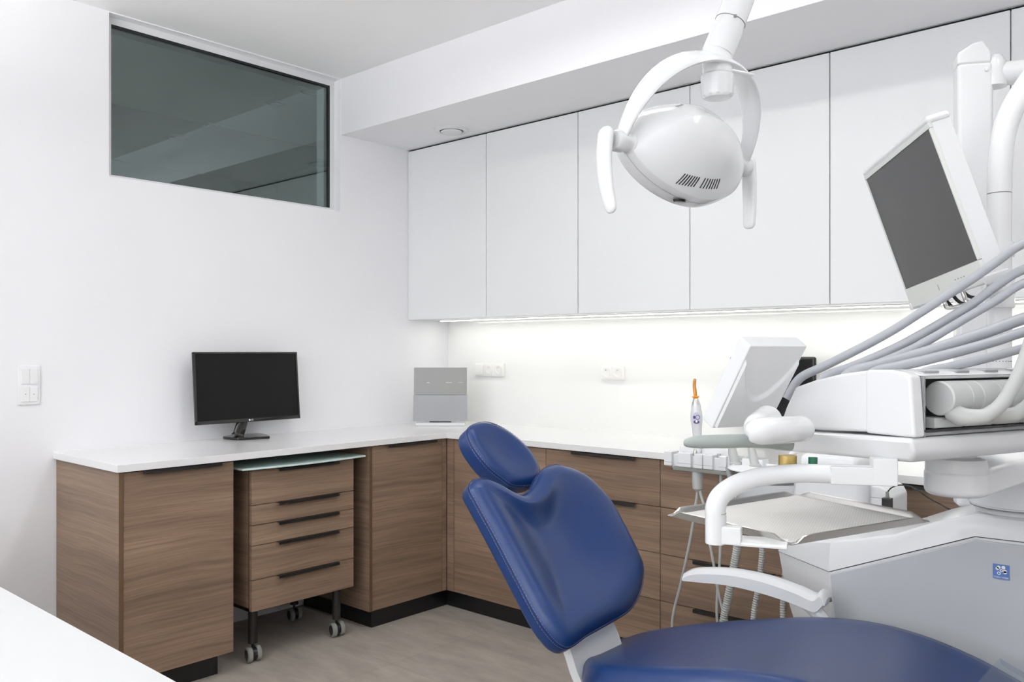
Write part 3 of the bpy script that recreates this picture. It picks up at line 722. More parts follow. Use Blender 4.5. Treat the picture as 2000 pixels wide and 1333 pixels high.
def dot(b, x, y, r, m, h=0.0012, r0=0.0):
    n = 20
    if r0: 
        rr = [[LX @ V((x + q * cos(2 * pi * j / n), y + q * sin(2 * pi * j / n), h)) for j in range(n)] for q in (r0, r)]
        b.loft(rr, m, cap=False)
    else: b.add([LX @ V((x + r * cos(2 * pi * j / n), y + r * sin(2 * pi * j / n), h)) for j in range(n)], [list(range(n))], m)
for ang in (-12, 60, 132): dot(b, 0.0095 * cos(radians(ang - 5)) * 0.98, 0.0045 + 0.0098 * sin(radians(ang)) * 0.9, 0.0046, 'logowhite')
dot(b, -0.0088, 0.0075, 0.0043, 'logowhite'); dot(b, 0.0092, -0.0015 + 0.001, 0.0042, 'logowhite')
dot(b, 0.0005, 0.0035, 0.0036, 'logowhite', 0.0013, 0.0018); dot(b, -0.0052, -0.0042, 0.0043, 'logowhite', 0.0013, 0.0024)
text_mesh(b, 'STERN WEBER', 0.0058, 'logowhite', LX @ Matrix.Translation((0, -0.0148, 0.0011)), 0.0001, 0.93)
obj('logo_plate', b, fp, 'small blue square maker\'s plate with white flower mark')
b = B(); b.prism([(3.135, -1.03), (3.20, -1.075), (3.62, -1.075), (3.68, -1.03), (3.68, -0.80), (3.62, -0.76), (3.20, -0.76), (3.135, -0.80)], 'white', 0.050, 'z', 0.850, 0.012, 3); b.lathe([(0.118, 0), (0.118, 0.003), (0.121, 0.005), (0.121, 0.10)], 'white', (3.238, -0.985, 0.900), n=56); b.lathe([(0.1175, -0.002), (0.1175, 0.004)], 'gap', (3.238, -0.985, 0.899), n=56); obj('arm_pedestal', b, t)
# cuspidor, cup filler and side box behind the tray
b = B(); b.prism([(2.60, -0.98), (2.80, -0.98), (2.825, -0.95), (2.825, -0.76), (2.60, -0.74)], 'white', 0.235, 'z', 0.70, 0.015, 3); b.lathe([(0.05, -0.16), (0.07, -0.10), (0.115, -0.05), (0.128, -0.012), (0.132, 0.0), (0.10, 0.0)], 'white', (2.495, -0.915, 0.885), n=40); b.box((2.44, -0.95, 0.69), (2.62, -0.80, 0.80), 'white', 0.03, 3); obj('cuspidor_body', b, t)
b = B(); b.lathe([(0.0, -0.045), (0.05, -0.043), (0.09, -0.03), (0.118, -0.008), (0.134, 0.030), (0.138, 0.031), (0.137, 0.026), (0.122, -0.012), (0.092, -0.034), (0.05, -0.047), (0, -0.049)], 'clear', (2.495, -0.915, 0.892), n=48); b.lathe([(0.1345, 0.0295), (0.1365, 0.0325), (0.1385, 0.0295), (0.1365, 0.0275), (0.1345, 0.0295)], 'logowhite', (2.495, -0.915, 0.892), n=48); obj('glass_bowl', b, t, 'clear glass spittoon bowl')
b = B(); b.box((2.60, -0.93, 0.93), (2.79, -0.80, 0.985), 'white', 0.022, 4); b.tube(smooth([(2.64, -0.86, 0.97), (2.62, -0.88, 0.992), (2.575, -0.90, 0.985), (2.555, -0.905, 0.955)], 5), 0.010, 'white', 14); obj('cup_filler', b, t)
b = B(); b.prism([(2.80, 0.76), (2.885, 0.76), (2.885, 0.868), (2.872, 0.893), (2.85, 0.902), (2.80, 0.902)], 'white', 0.16, 'y', -0.92, 0.006, 3); b.box((2.812, -0.9215, 0.80), (2.862, -0.92, 0.866), 'gap', 0); b.box((2.813, -0.9225, 0.801), (2.861, -0.92, 0.865), 'white', 0.0005, 1); obj('side_box', b, t)
# lamp post and screen pole rising from the unit
b = B()
c = V((3.092, -0.842, 0)); ux = V((0.90, 0.436, 0)); PX_ = frame(c, ux, V((-0.436, 0.90, 0)))
b.prism([(-0.048, -0.035), (0.048, -0.035), (0.048, 0.035), (-0.048, 0.035)], 'white', 1.30, 'z', 0.86, 0.013, 3, PX_)
b.prism([(-0.048, 2.155), (0.042, 2.155), (0.042, 2.19), (0.020, 2.222), (-0.010, 2.215), (-0.048, 2.19)], 'white', 0.07, 'y', -0.035, 0.008, 3, PX_)
b.lathe([(0.006, 0), (0.006, 0.004), (0, 0.005)], 'white', PX_ @ V((0.028, -0.035, 2.135)), PX_.to_3x3() @ V((0, -1, 0)), 16)
obj('lamp_post', b, t)
b = B()
pole = smooth([(3.50, -0.93, 2.14), (3.40, -0.93, 2.155), (3.319, -0.974, 2.113), (3.259, -1.029, 2.012), (3.226, -1.058, 1.930), (3.213, -1.069, 1.842), (3.210, -1.072, 1.706), (3.210, -1.072, 1.264), (3.208, -1.065, 1.20), (3.18, -1.01, 1.145), (3.11, -0.87, 1.13)], 8)
b.tube(pole, 0.0295, 'white', 24, up=(0.5, -0.8, 0))
for z in (1.735, 1.385, 1.29): b.lathe([(0.0297, -0.0012), (0.0297, 0.0012)], 'gap', (3.210, -1.072, z), n=24)
b.lathe([(0.034, 1.565), (0.0345, 1.57), (0.0345, 1.60), (0.034, 1.605)], 'white', (3.210, -1.072, 0), n=24)
obj('screen_pole', b, t)

# power plug and thin lead on the unit's side box
t = T('power_adapter', 'small dark plug with a thin black cable, beside the steel tray on the unit', 'adapter', (2.88, -0.9, 0.81))
b = B(); b.box((2.866, -0.946, 0.828), (2.893, -0.924, 0.872), 'dark', 0.002, 2, None); obj('plug', b, t)
b = B(); b.lathe([(0.0045, 0.872), (0.0055, 0.874), (0.0045, 0.890)], 'rubber', (2.8795, -0.935, 0), n=12); b.tube(smooth([(2.8795, -0.935, 0.887), (2.889, -0.925, 0.902), (2.910, -0.905, 0.910), (2.939, -0.882, 0.902), (2.976, -0.88, 0.879), (3.011, -0.88, 0.862), (3.06, -0.88, 0.842), (3.09, -0.88, 0.858)], 6), 0.0022, 'dark', 8); obj('cable', b, t)

# ------------------------------------------------------------------ operating lamp
t = T('operating_lamp', 'white dental operating lamp with curved yoke and two side grips, above the chair', 'operating lamp', (2.85, -1.80, 2.12))
ax = V((0.148, 0.989, 0.015)).normalized(); LC = V((2.720, -1.853, 1.779))
al = radians(22)
hz = V((0.989, -0.148, 0)).normalized(); Nn = (hz * cos(al) + V((0, 0, 1)) * sin(al)).normalized(); Nn = (Nn - ax * Nn.dot(ax)).normalized(); E = Nn.cross(ax) * -1
if E.z < 0: E = -E
HW, HE, HD = 0.200, 0.122, 0.105
SY, SE = -0.040, 0.020                                                # the dome's crown sits off centre, towards the near grip
def rimp(s, k=1.0):
    c_, q = cos(s), sin(s); e_ = 2 / 1.9
    return (HW * k * math.copysign(abs(c_) ** e_, c_), HE * k * math.copysign(abs(q) ** e_, q))
def lp(y, e, n): return LC + ax * y + E * e + Nn * n
def visor(y, e):                                                      # stepped lower shell of the dome
    d = (0.034 - 1.1 * (y + 0.01) ** 2 - e) / 0.012
    return 0.0055 * min(1, max(0, d))
def dome(th, k, lift=0.0):
    y, e = rimp(th, k); y += SY * (1 - k); e += SE * (1 - k)
    return lp(y, e, 0.006 + HD * (1 - k ** 2.1) ** 0.88 + visor(y, e) * min(1, (1 - k) / 0.06) + lift)
ns = 128
b = B()
rings = []
for k, n_ in ((0.02, -0.034), (0.5, -0.036), (0.84, -0.038), (0.90, -0.046), (0.94, -0.044), (0.965, -0.034), (0.985, -0.018), (0.998, -0.002), (1.0, 0.005)):
    rings.append([lp(*rimp(2 * pi * j / ns, k), n_) for j in range(ns)])
for i in range(36):
    k = max(0.997 * (1 - i / 35.0) ** 0.8, 0.01)
    rings.append([dome(2 * pi * j / ns, k) for j in range(ns)])
b.loft(rings, 'white')
b.loft([[lp(*rimp(2 * pi * j / ns, 0.9935), n_) for j in range(ns)] for n_ in (-0.0145, -0.0138)], 'gap', cap=False)
hd = obj('lamp_head', b, t, sharp=24)
for t0, t1 in ((-2.12, -1.87), (-1.76, -1.42)):
    b = B()
    for i in range(7):
        f = i / 6; th = t0 + (t1 - t0) * f; k0 = 0.975 - 0.03 * f if t0 < -2 else 0.935 - 0.02 * f; k1 = k0 - 0.10
        b.tube([dome(th + 0.02 * q, k0 + (k1 - k0) * q, 0.0004) for q in (0, .2, .4, .6, .8, 1)], 0.0014, 'dark', 8, up=Nn)
    obj('vent', b, hd)
b = B()
for i in range(4): b.tube([dome(2.30 - 0.075 * i + 0.03 * q, 0.60 - 0.06 * q, 0.0003) for q in (0, .5, 1)], 0.0008, 'gap', 6, up=Nn)
obj('vent', b, hd)
b = B(); pc = lp(*rimp(-1.86, 0.990), -0.020); en = (E * -1 - ax * 0.15 - Nn * 0.35).normalized(); b.lathe([(0.0, 0.0060), (0.0175, 0.0054), (0.020, 0.0)], 'dark', (0, 0, 0), (0, 0, 1), 28, frame(pc, ax, en.cross(ax)) @ Matrix.Diagonal((1, 0.5, 1, 1))); obj('sensor', b, hd)
b = B(); b.loft([[lp(*rimp(2 * pi * j / ns, k), -0.0445) for j in range(ns)] for k in (0.02, 0.84)] + [[lp(*rimp(2 * pi * j / ns, 0.84), -0.036) for j in range(ns)]], 'lens', cap=False); obj('lens', b, hd)
hdir = V((0.100, 0, 0.211)).normalized(); hdir = (hdir - ax * hdir.dot(ax)).normalized(); pn = ax.cross(hdir).normalized()
def arch(t0, t1, n_): return [LC + ax * (-0.222 * cos(t0 + (t1 - t0) * i / n_)) + hdir * (0.222 * sin(t0 + (t1 - t0) * i / n_) ** 0.9) for i in range(n_ + 1)]
pts = arch(0.0, pi, 40)
rr = [0.0085 + 0.002 * sin(pi * i / 40) for i in range(41)]; fl = [1.9 + 2.1 * sin(pi * i / 40) for i in range(41)]
b = B(); b.tube(pts, rr, 'white', 20, up=pn, flat=fl); obj('yoke', b, t)
b = B()
for s in (-1, 1):
    b = B(); c0 = LC + ax * (s * 0.150); b.lathe([(0.024, 0.0), (0.024, 0.045), (0.021, 0.048), (0.021, 0.066), (0.024, 0.068), (0.024, 0.088), (0.020, 0.094)], 'white', c0, ax * s, 28); obj('pivot_joint', b, t)
def grip(path, rs, fls):
    b = B(); b.tube(smooth(path, 6), lerp_list(rs, (len(path) - 1) * 6 + 1), 'white', 20, up=ax, flat=lerp_list(fls, (len(path) - 1) * 6 + 1)); return obj('grip', b, t)
pl = LC + ax * -0.262; pr_ = LC + ax * 0.252
grip([pl + V((-0.004, 0, 0.026)), pl + V((-0.004, 0, 0.012)), pl + V((-0.008, -0.002, -0.04)), pl + V((-0.004, 0, -0.10)), pl + V((0.006, 0.004, -0.148)), pl + V((0.009, 0.005, -0.160))], [0.008, 0.021, 0.022, 0.020, 0.016, 0.006], [0.7, 0.62, 0.5, 0.48, 0.5, 0.6])
grip([pr_ + V((0, 0, 0.026)), pr_ + V((0, 0, 0.012)), pr_ + V((0.002, 0, -0.04)), pr_ + V((0.003, 0, -0.10)), pr_ + V((0.002, 0, -0.145)), pr_ + V((0.002, 0, -0.155))], [0.008, 0.020, 0.021, 0.019, 0.017, 0.006], [0.7, 0.62, 0.5, 0.48, 0.5, 0.6])
AP = LC + hdir * 0.222
b = B(); b.lathe([(0.030, -0.040), (0.0335, -0.036), (0.0345, 0.020), (0.030, 0.03)], 'white', AP, (0, 0, 1), 32); obj('joint_block', b, t)
b = B()
prof = [(0.0, -0.091), (0.029, -0.090), (0.034, -0.085), (0.037, -0.048), (0.037, -0.040)]
rings = [[AP + V((r * (1 + (0.03 * cos(12 * 2 * pi * j / 72) if -0.089 < h < -0.05 else 0)) * cos(2 * pi * j / 72), r * (1 + (0.03 * cos(12 * 2 * pi * j / 72) if -0.089 < h < -0.05 else 0)) * sin(2 * pi * j / 72), h)) for j in range(72)] for r, h in [(max(r, 1e-4), h) for r, h in prof]]
b.loft(rings, 'white')
for k in range(5): b.box((AP.x + 0.0306 * cos(radians(-95 + 14 * k)) - 0.0006, AP.y + 0.0306 * sin(radians(-95 + 14 * k)) - 0.0006, AP.z - 0.0575), (AP.x + 0.0306 * cos(radians(-95 + 14 * k)) + 0.0006, AP.y + 0.0306 * sin(radians(-95 + 14 * k)) + 0.0006, AP.z - 0.0515 + 0.002 * (k == 3)), 'dark')
obj('knob', b, t)
b = B(); b.tube(smooth([AP + V((0.022, 0.0, -0.030)), AP + V((0.045, 0.03, -0.034)), AP + V((0.058, 0.058, -0.036))], 4), 0.0042, 'white', 10, up=(0, 0, 1), flat=0.8); obj('lever', b, t)
b = B()
armp = smooth([AP + V((0.0, 0.0, 0.01)), AP + V((0.014, 0.020, 0.067)), AP + V((0.031, 0.044, 0.140)), AP + V((0.062, 0.088, 0.27)), (3.02, -1.61, 2.46), (3.25, -1.40, 2.56), (3.46, -1.20, 2.52), (3.54, -0.98, 2.37), (3.53, -0.86, 2.22), (3.50, -0.80, 2.14)], 7)
b.tube(armp, [0.036] * 8 + [0.034] * (len(armp) - 8), 'white', 28, up=(0.6, -0.8, 0.0))
d0 = (armp[9] - armp[8]).normalized(); b.lathe([(0.0352, -0.0006), (0.0352, 0.0006)], 'gap', armp[9], d0, 28)
tx = frame(armp[6], V((0.745, 0.667, 0)), armp[9] - armp[5]); b.box((0.010, 0.022, 0.0335), (0.016, 0.028, 0.0366), 'gap', 0, 1, tx)
obj('lamp_arm', b, t)
b = B(); b.tube(smooth([(3.115, -0.838, 2.128), (3.216, -0.794, 2.128), (3.36, -0.775, 2.14), (3.50, -0.78, 2.14)], 5), 0.028, 'white', 16, up=(0, 0, 1), flat=1.25); b.lathe([(0.001, -0.06), (0.04, -0.055), (0.052, -0.03), (0.052, 0.03), (0.04, 0.055), (0.001, 0.06)], 'white', (3.50, -0.785, 2.14), (0, 0, 1), 32); b.lathe([(0.0005, 2.185), (0.02, 2.18), (0.031, 2.16), (0.033, 2.09)], 'white', (3.145, -0.822, 0), (0, 0, 1), 24); obj('base_arm', b, t)

# ------------------------------------------------------------------ patient screen on the pole
t = T('patient_monitor', 'tilted grey-screened monitor in a white housing, on the unit\'s pole', 'monitor', (3.126, -1.487, 1.47))
PMX = frame((3.126, -1.487, 1.636), (0.619, -0.780, 0.091), (-0.287, -0.117, 0.951))       # z axis towards the viewer of the screen
if (PMX.to_3x3() @ V((0, 0, 1))).dot(V((0.62, -2.1, -0.3))) < 0: PMX = PMX @ Matrix.Diagonal((1, 1, -1, 1))
w2, h2 = 0.188, 0.1505
b = B(); b.box((-w2 - 0.006, -h2 - 0.052, -0.048), (w2 + 0.006, h2 + 0.014, -0.004), 'white', 0.005, 2, PMX); b.box((-w2 - 0.009, h2 + 0.008, -0.050), (w2 + 0.009, h2 + 0.028, 0.004), 'white', 0.009, 3, PMX); b.box((-0.10, -0.12, -0.075), (0.10, 0.10, -0.046), 'white', 0.012, 3, PMX)
hs = obj('housing', b, t)
b = B()
for lo, hi in (((-w2 - 0.006, -h2 - 0.050), (w2 + 0.006, -h2)), ((-w2 - 0.006, h2), (w2 + 0.006, h2 + 0.012)), ((-w2 - 0.006, -h2), (-w2, h2)), ((w2, -h2), (w2 + 0.006, h2))):
    b.box((lo[0], lo[1], -0.006), (hi[0], hi[1], 0.003), 'ivory', 0.001, 1, PMX)
for sx in (-1, 1): b.box((sx * (w2 + 0.004) - 0.007, -h2 - 0.055, -0.05), (sx * (w2 + 0.004) + 0.007, -h2 - 0.035, 0.006), 'white', 0.004, 2, PMX)
for i in range(4): b.box((0.07 + 0.014 * i, -h2 - 0.023, 0.003), (0.0745 + 0.014 * i, -h2 - 0.021, 0.0034), 'gap', 0, 1, PMX)
b.box((-0.017, -h2 - 0.032, 0.003), (-0.0155, -h2 - 0.018, 0.0034), 'gap', 0, 1, PMX)
obj('bezel', b, t)
b = B(); b.box((-w2, -h2, -0.002), (w2, h2, 0.001), 'greyscreen', 0, 1, PMX); obj('screen', b, t)
b = B(); hp = [(-0.062, -h2 - 0.045, -0.020), (-0.062, -h2 - 0.068, -0.020), (-0.056, -h2 - 0.078, -0.022), (0.030, -h2 - 0.082, -0.022), (0.037, -h2 - 0.072, -0.020), (0.037, -h2 - 0.045, -0.020)]
b.tube([PMX @ p for p in smooth(hp, 5)], 0.0052, 'chrome', 14); obj('grab_handle', b, t, 'polished steel grab handle')
b = B(); q0 = PMX @ V((0.12, -0.13, -0.05)); b.tube(smooth([q0, q0.lerp(V((3.21, -1.072, 1.50)), 0.35) + V((0.01, 0, -0.03)), V((3.212, -1.16, 1.478)), V((3.21, -1.072, 1.478))], 6), 0.024, 'white', 20, up=(0, 0, 1)); b.lathe([(0.033, 1.43), (0.036, 1.434), (0.036, 1.515), (0.033, 1.52)], 'white', (3.21, -1.072, 0), n=28); obj('swivel_arm', b, t)
b = B()
for path in (
        [(3.133, -1.343, 1.487), (3.140, -1.336, 1.457), (3.161, -1.318, 1.426), (3.189, -1.292, 1.421), (3.207, -1.250, 1.445), (3.217, -1.201, 1.487)],
        [(3.155, -1.349, 1.489), (3.161, -1.344, 1.464), (3.175, -1.318, 1.438), (3.195, -1.287, 1.434), (3.211, -1.259, 1.455), (3.218, -1.199, 1.494)],
        [(3.178, -1.356, 1.494), (3.183, -1.351, 1.474), (3.193, -1.316, 1.453), (3.207, -1.290, 1.450), (3.215, -1.256, 1.465), (3.220, -1.197, 1.500)]):
    b.tube(smooth(path, 7), 0.0042, 'dark', 10)
obj('cables', b, t)

# ------------------------------------------------------------------ instrument console
t = T('instrument_console', 'white dental instrument console with grey hoses, floating right of the chair on a swivel arm', 'instrument console', (3.25, -1.70, 1.10))
e1 = V((0.345, 0.939, 0)).normalized(); e2 = V((-0.939, 0.345, 0)).normalized(); CO = V((3.275, -2.021, 0))
KX = Matrix(((e2.x, e1.x, 0, CO.x), (e2.y, e1.y, 0, CO.y), (0, 0, 1, 0), (0, 0, 0, 1)))       # (s back, w across, z)
CW = 0.56
def kprism(b, prof, w0, w1, m, bev, seg=3, taper=0):
    bm_ = B(); bm_.prism(prof, m, w1 - w0, 'y', w0, bev, seg); 
    if taper: bm_.v = [(p[0], p[1] + taper * max(0, 1.150 - p[2]) / 0.045 * (1 if p[1] < 0.2 else -1), p[2]) for p in bm_.v]
    b.add(bm_.v, bm_.f, m, KX)
up = [(0.0, 1.166), (0.0, 1.276), (0.045, 1.283), (0.10, 1.281), (0.16, 1.273), (0.223, 1.259), (0.275, 1.243), (0.300, 1.200), (0.318, 1.160), (0.21, 1.159), (0.10, 1.163)]
lo_ = [(-0.002, 1.163), (0.10, 1.160), (0.21, 1.156), (0.33, 1.154), (0.402, 1.150), (0.424, 1.132), (0.415, 1.117), (0.394, 1.109), (0.348, 1.105), (0.21, 1.110), (0.089, 1.114), (0.012, 1.117), (-0.004, 1.135)]
b = B()
# upper hood: front wall, end walls and roof around the open holder bay on the +x side
bay = 0.085
hood = [(bay, 1.166)] + [(bay, 1.2825), (0.10, 1.281), (0.16, 1.273), (0.223, 1.259), (0.275, 1.243), (0.300, 1.200), (0.318, 1.160), (0.21, 1.159)]
kprism(b, hood, 0.001, CW, 'white', 0.007)
kprism(b, [(-0.004, 1.163), (0.004, 1.272), (0.018, 1.279), (0.045, 1.283), (0.10, 1.282), (0.10, 1.163)], -0.001, 0.030, 'white', 0.006)
kprism(b, [(0.004, 1.272), (0.018, 1.279), (0.045, 1.283), (0.12, 1.281), (0.12, 1.271)], 0.028, CW, 'white', 0.003)
kprism(b, [(-0.004, 1.163), (0.0, 1.272), (0.045, 1.283), (0.10, 1.282), (0.10, 1.163)], CW - 0.03, CW, 'white', 0.006)
kprism(b, lo_, -0.006, CW + 0.004, 'white', 0.009, taper=0.022)
for i in range(6): 
    w0 = 0.05 + 0.088 * i
    b.box((0.012, w0, 1.2765), (0.030, w0 + 0.04, 1.2812), 'recess', 0.001, 1, KX)
obj('body', b, t, sharp=30)
b = B(); b.box((0.070, 0.030, 1.166), (0.086, CW - 0.03, 1.272), 'recess', 0, 1, KX); b.box((0.0, 0.0305, 1.163), (0.085, 0.034, 1.271), 'recess', 0, 1, KX); b.box((0.002, 0.034, 1.164), (0.08, CW - 0.03, 1.172), 'recess', 0.002, 1, KX); b.box((-0.0015, 0.031, 1.1725), (0.004, CW - 0.03, 1.1755), 'dark', 0, 1, KX)
for i in range(6): b.box((0.004, 0.066 + 0.088 * i, 1.176), (0.07, 0.066 + 0.088 * i + 0.083, 1.196), 'drum', 0.003, 2, KX)
b.box((0.005, 0.034, 1.2665), (0.03, CW - 0.03, 1.2715), 'drum', 0.001, 1, KX)
obj('holder_bay', b, t)
b = B()
cz, cs = 1.2310, 0.006
for i in range(5):
    w0 = 0.078 + 0.088 * i
    b.lathe([(0.0, w0), (0.029, w0), (0.0315, w0 + 0.003), (0.0315, w0 + 0.055), (0.0305, w0 + 0.0555), (0.0305, w0 + 0.057), (0.0315, w0 + 0.0575), (0.0315, w0 + 0.086), (0.0302, w0 + 0.0875)], 'drum', (cs, 0, cz), (0, 1, 0), 40, KX)
obj('holder_drum', b, t)
for i in range(5):
    w0 = 0.088 * i
    pts = [(-0.008, w0 + 0.098, 1.206), (-0.026, w0 + 0.097, 1.200), (-0.046, w0 + 0.105, 1.199), (-0.062, w0 + 0.12, 1.205), (-0.075, w0 + 0.145, 1.23), (-0.082, w0 + 0.18, 1.28), (-0.08, w0 + 0.215, 1.335), (-0.065, w0 + 0.265, 1.39), (-0.03, w0 + 0.31, 1.44)]
    b = B(); b.tube([KX @ V(p) for p in smooth(pts, 6)], lerp_list([0.017, 0.017, 0.0145, 0.0125, 0.0122, 0.0120, 0.0118, 0.0115, 0.011], 49), 'hosec', 18); obj('handpiece_hose', b, t)
whips = [
    [(3.002, -1.863, 1.259), (3.044, -1.837, 1.285), (3.086, -1.811, 1.311), (3.128, -1.786, 1.338), (3.169, -1.761, 1.367), (3.210, -1.736, 1.400), (3.250, -1.712, 1.432), (3.290, -1.688, 1.464), (3.330, -1.664, 1.499), (3.374, -1.637, 1.535), (3.444, -1.562, 1.560), (3.499, -1.507, 1.530), (3.504, -1.517, 1.465), (3.450, -1.555, 1.250)],
    [(3.054, -1.856, 1.263), (3.092, -1.828, 1.282), (3.132, -1.798, 1.303), (3.171, -1.769, 1.326), (3.211, -1.739, 1.354), (3.250, -1.710, 1.383), (3.289, -1.681, 1.414), (3.327, -1.653, 1.450), (3.370, -1.620, 1.484), (3.440, -1.545, 1.509), (3.495, -1.490, 1.479), (3.500, -1.500, 1.414), (3.450, -1.555, 1.250)],
    [(3.115, -1.855, 1.272), (3.151, -1.825, 1.292), (3.181, -1.800, 1.308), (3.219, -1.768, 1.332), (3.256, -1.736, 1.361), (3.294, -1.704, 1.391), (3.332, -1.673, 1.420), (3.374, -1.637, 1.455), (3.444, -1.562, 1.480), (3.499, -1.507, 1.450), (3.504, -1.517, 1.385), (3.450, -1.555, 1.250)],
    [(3.118, -1.893, 1.272), (3.153, -1.861, 1.286), (3.190, -1.828, 1.299), (3.227, -1.795, 1.313), (3.263, -1.763, 1.329), (3.300, -1.730, 1.345), (3.337, -1.697, 1.362), (3.378, -1.660, 1.382), (3.448, -1.585, 1.407), (3.503, -1.530, 1.377), (3.498, -1.550, 1.352), (3.450, -1.555, 1.250)],
    [(3.167, -1.902, 1.274), (3.202, -1.866, 1.287), (3.236, -1.829, 1.298), (3.271, -1.793, 1.310), (3.306, -1.756, 1.323), (3.341, -1.718, 1.337), (3.381, -1.677, 1.355), (3.451, -1.602, 1.380), (3.506, -1.547, 1.350), (3.501, -1.567, 1.325), (3.450, -1.555, 1.250)],
    [(3.253, -1.893, 1.274), (3.285, -1.844, 1.286), (3.316, -1.796, 1.296), (3.348, -1.748, 1.308), (3.385, -1.694, 1.323), (3.455, -1.619, 1.348), (3.510, -1.564, 1.318), (3.505, -1.584, 1.293), (3.440, -1.580, 1.250)]]
for pts, r in zip(whips, (0.0092, 0.0094, 0.0088, 0.0120, 0.0102, 0.0088)):
    p0, p1 = V(pts[0]), V(pts[1]); pts = [p0 - (p1 - p0).normalized() * 0.03 + V((0, 0, -0.03))] + pts
    b = B(); b.tube(smooth(pts, 7), r, 'hose', 16); obj('supply_hose', b, t)
# keypad panel seen from behind, tilted on its elbow
be = radians(33)
td = (e2 * cos(be) + V((0, 0, 1)) * sin(be)).normalized(); dd = (e2 * sin(be) - V((0, 0, 1)) * cos(be)).normalized()
QX = frame((3.015, -2.119, 1.327), e1, dd)                                          # x across, y down the panel, z away from its keys
zz = QX.to_3x3() @ V((0, 0, 1)); sg = 1 if zz.dot(td) > 0 else -1
b = B()
def qbox(lo, hi, m, bev): 
    z0, z1 = sorted((lo[2] * sg, hi[2] * sg)); b.box((lo[0], lo[1], z0), (hi[0], hi[1], z1), m, bev, 3, QX)
qbox((0.0, 0.0, 0.0), (0.150, 0.197, 0.034), 'white', 0.003)
# back shell: a shallow fluted hollow at the top, a raised boss below it
def shell_h(x, y):
    u_ = abs((x - 0.075) / 0.080); dpt = 0.118 * (1 - u_ ** 2.0)
    d = (y - dpt) / 0.010; d = min(1, max(0, d)); d = d * d * (3 - 2 * d)
    e_ = min(1, min(x - 0.003, 0.147 - x, y - 0.002, 0.194 - y) / 0.003)
    return -0.0005 - 0.0055 * d * max(0.0, e_)
NX_, NY_ = 48, 60
rows = [[QX @ V((0.003 + 0.144 * a_ / NX_, 0.002 + 0.192 * c_ / NY_, sg * shell_h(0.003 + 0.144 * a_ / NX_, 0.002 + 0.192 * c_ / NY_))) for a_ in range(NX_ + 1)] for c_ in range(NY_ + 1)]
b.loft(rows, 'white', cap=False, closed=False)
b.lathe([(0.004, -0.0005), (0.004, 0.0012), (0.0028, 0.0012), (0.0028, 0)], 'recess', QX @ V((0.033, 0.172, -0.0045 * sg)), -zz * sg, 16)
obj('control_panel', b, t, sharp=30)
ELB = ([(3.045, -2.187, 1.174), (3.048, -2.186, 1.174), (3.062, -2.178, 1.173), (3.084, -2.132, 1.173), (3.089, -2.073, 1.171), (3.087, -2.054, 1.170)], [0.008, 0.019, 0.0245, 0.0250, 0.0252, 0.0240], [(3.031, -2.078, 1.186), (3.038, -2.119, 1.182), (3.047, -2.158, 1.179), (3.051, -2.174, 1.174)], [0.027, 0.025, 0.0235, 0.020])
b = B(); pe = [ELB]
b.tube(smooth(pe[0][0], 5), lerp_list(pe[0][1], (len(pe[0][0]) - 1) * 5 + 1), 'white', 32, up=(0, 0, 1)); b.tube(smooth(pe[0][2], 5), lerp_list(pe[0][3], (len(pe[0][2]) - 1) * 5 + 1), 'white', 32, up=(0.3, 0.3, 1)); obj('panel_elbow', b, t)
b = B(); b.tube(smooth([(2.921, -2.203, 1.144), (2.926, -2.199, 1.144), (2.945, -2.181, 1.1455), (2.985, -2.145, 1.1465), (3.025, -2.109, 1.147), (3.07, -2.06, 1.14)], 6), lerp_list([0.003, 0.0085, 0.0125, 0.0132, 0.0128, 0.012], 31), 'handle', 20); obj('grab_handle', b, t, 'grey-green rounded grab handle')
b = B(); b.lathe([(0.0, -0.006), (0.0165, -0.006), (0.017, -0.004), (0.017, 0.018)], 'gold', (3.059, -2.053, 1.100), n=36); b.lathe([(0.0, -0.018), (0.0085, -0.018), (0.0085, -0.004)], 'green', (3.059, -2.053, 1.100), n=24); obj('gold_coupling', b, t, 'gold ring coupling with green plug'); b = B(); b.lathe([(0.0, -0.008), (0.0085, -0.008), (0.0085, 0.012)], 'green', (3.095, -2.021, 1.102), n=24); obj('green_coupling', b, t, 'dark green plug')
b = B(); b.tube(smooth([(2.991, -2.208, 0.967), (2.991, -2.208, 1.005), (2.991, -2.208, 1.033), (2.996, -2.193, 1.054), (3.014, -2.163, 1.072), (3.045, -2.122, 1.084), (3.091, -2.078, 1.089), (3.152, -2.037, 1.089), (3.21, -2.003, 1.089)], 8), lerp_list([0.0185, 0.0185, 0.0185, 0.0182, 0.018, 0.0178, 0.0175, 0.0175, 0.0175], 65), 'white', 24, up=(0.7, -0.7, 0.0))
b.lathe([(0.0188, 1.0205), (0.0188, 1.0215)], 'gap', (2.991, -2.208, 0), n=24)
b.box((-0.075, -0.018, 1.0715), (0.030, 0.018, 1.105), 'white', 0.003, 2, Matrix.Translation((3.20, -2.008, 0)) @ Matrix.Rotation(radians(31), 4, 'Z')); b.box((-0.012, -0.018, 1.0715), (0.030, 0.018, 1.122), 'white', 0.003, 2, Matrix.Translation((3.21, -2.003, 0)) @ Matrix.Rotation(radians(31), 4, 'Z'))
obj('tray_arm', b, t)
b = B(); b.lathe([(0.0, 0.0), (0.0185, 0.0), (0.0190, 0.002), (0.0190, 0.050), (0.0185, 0.052)], 'white', (2.991, -2.208, 0.9655), n=32)
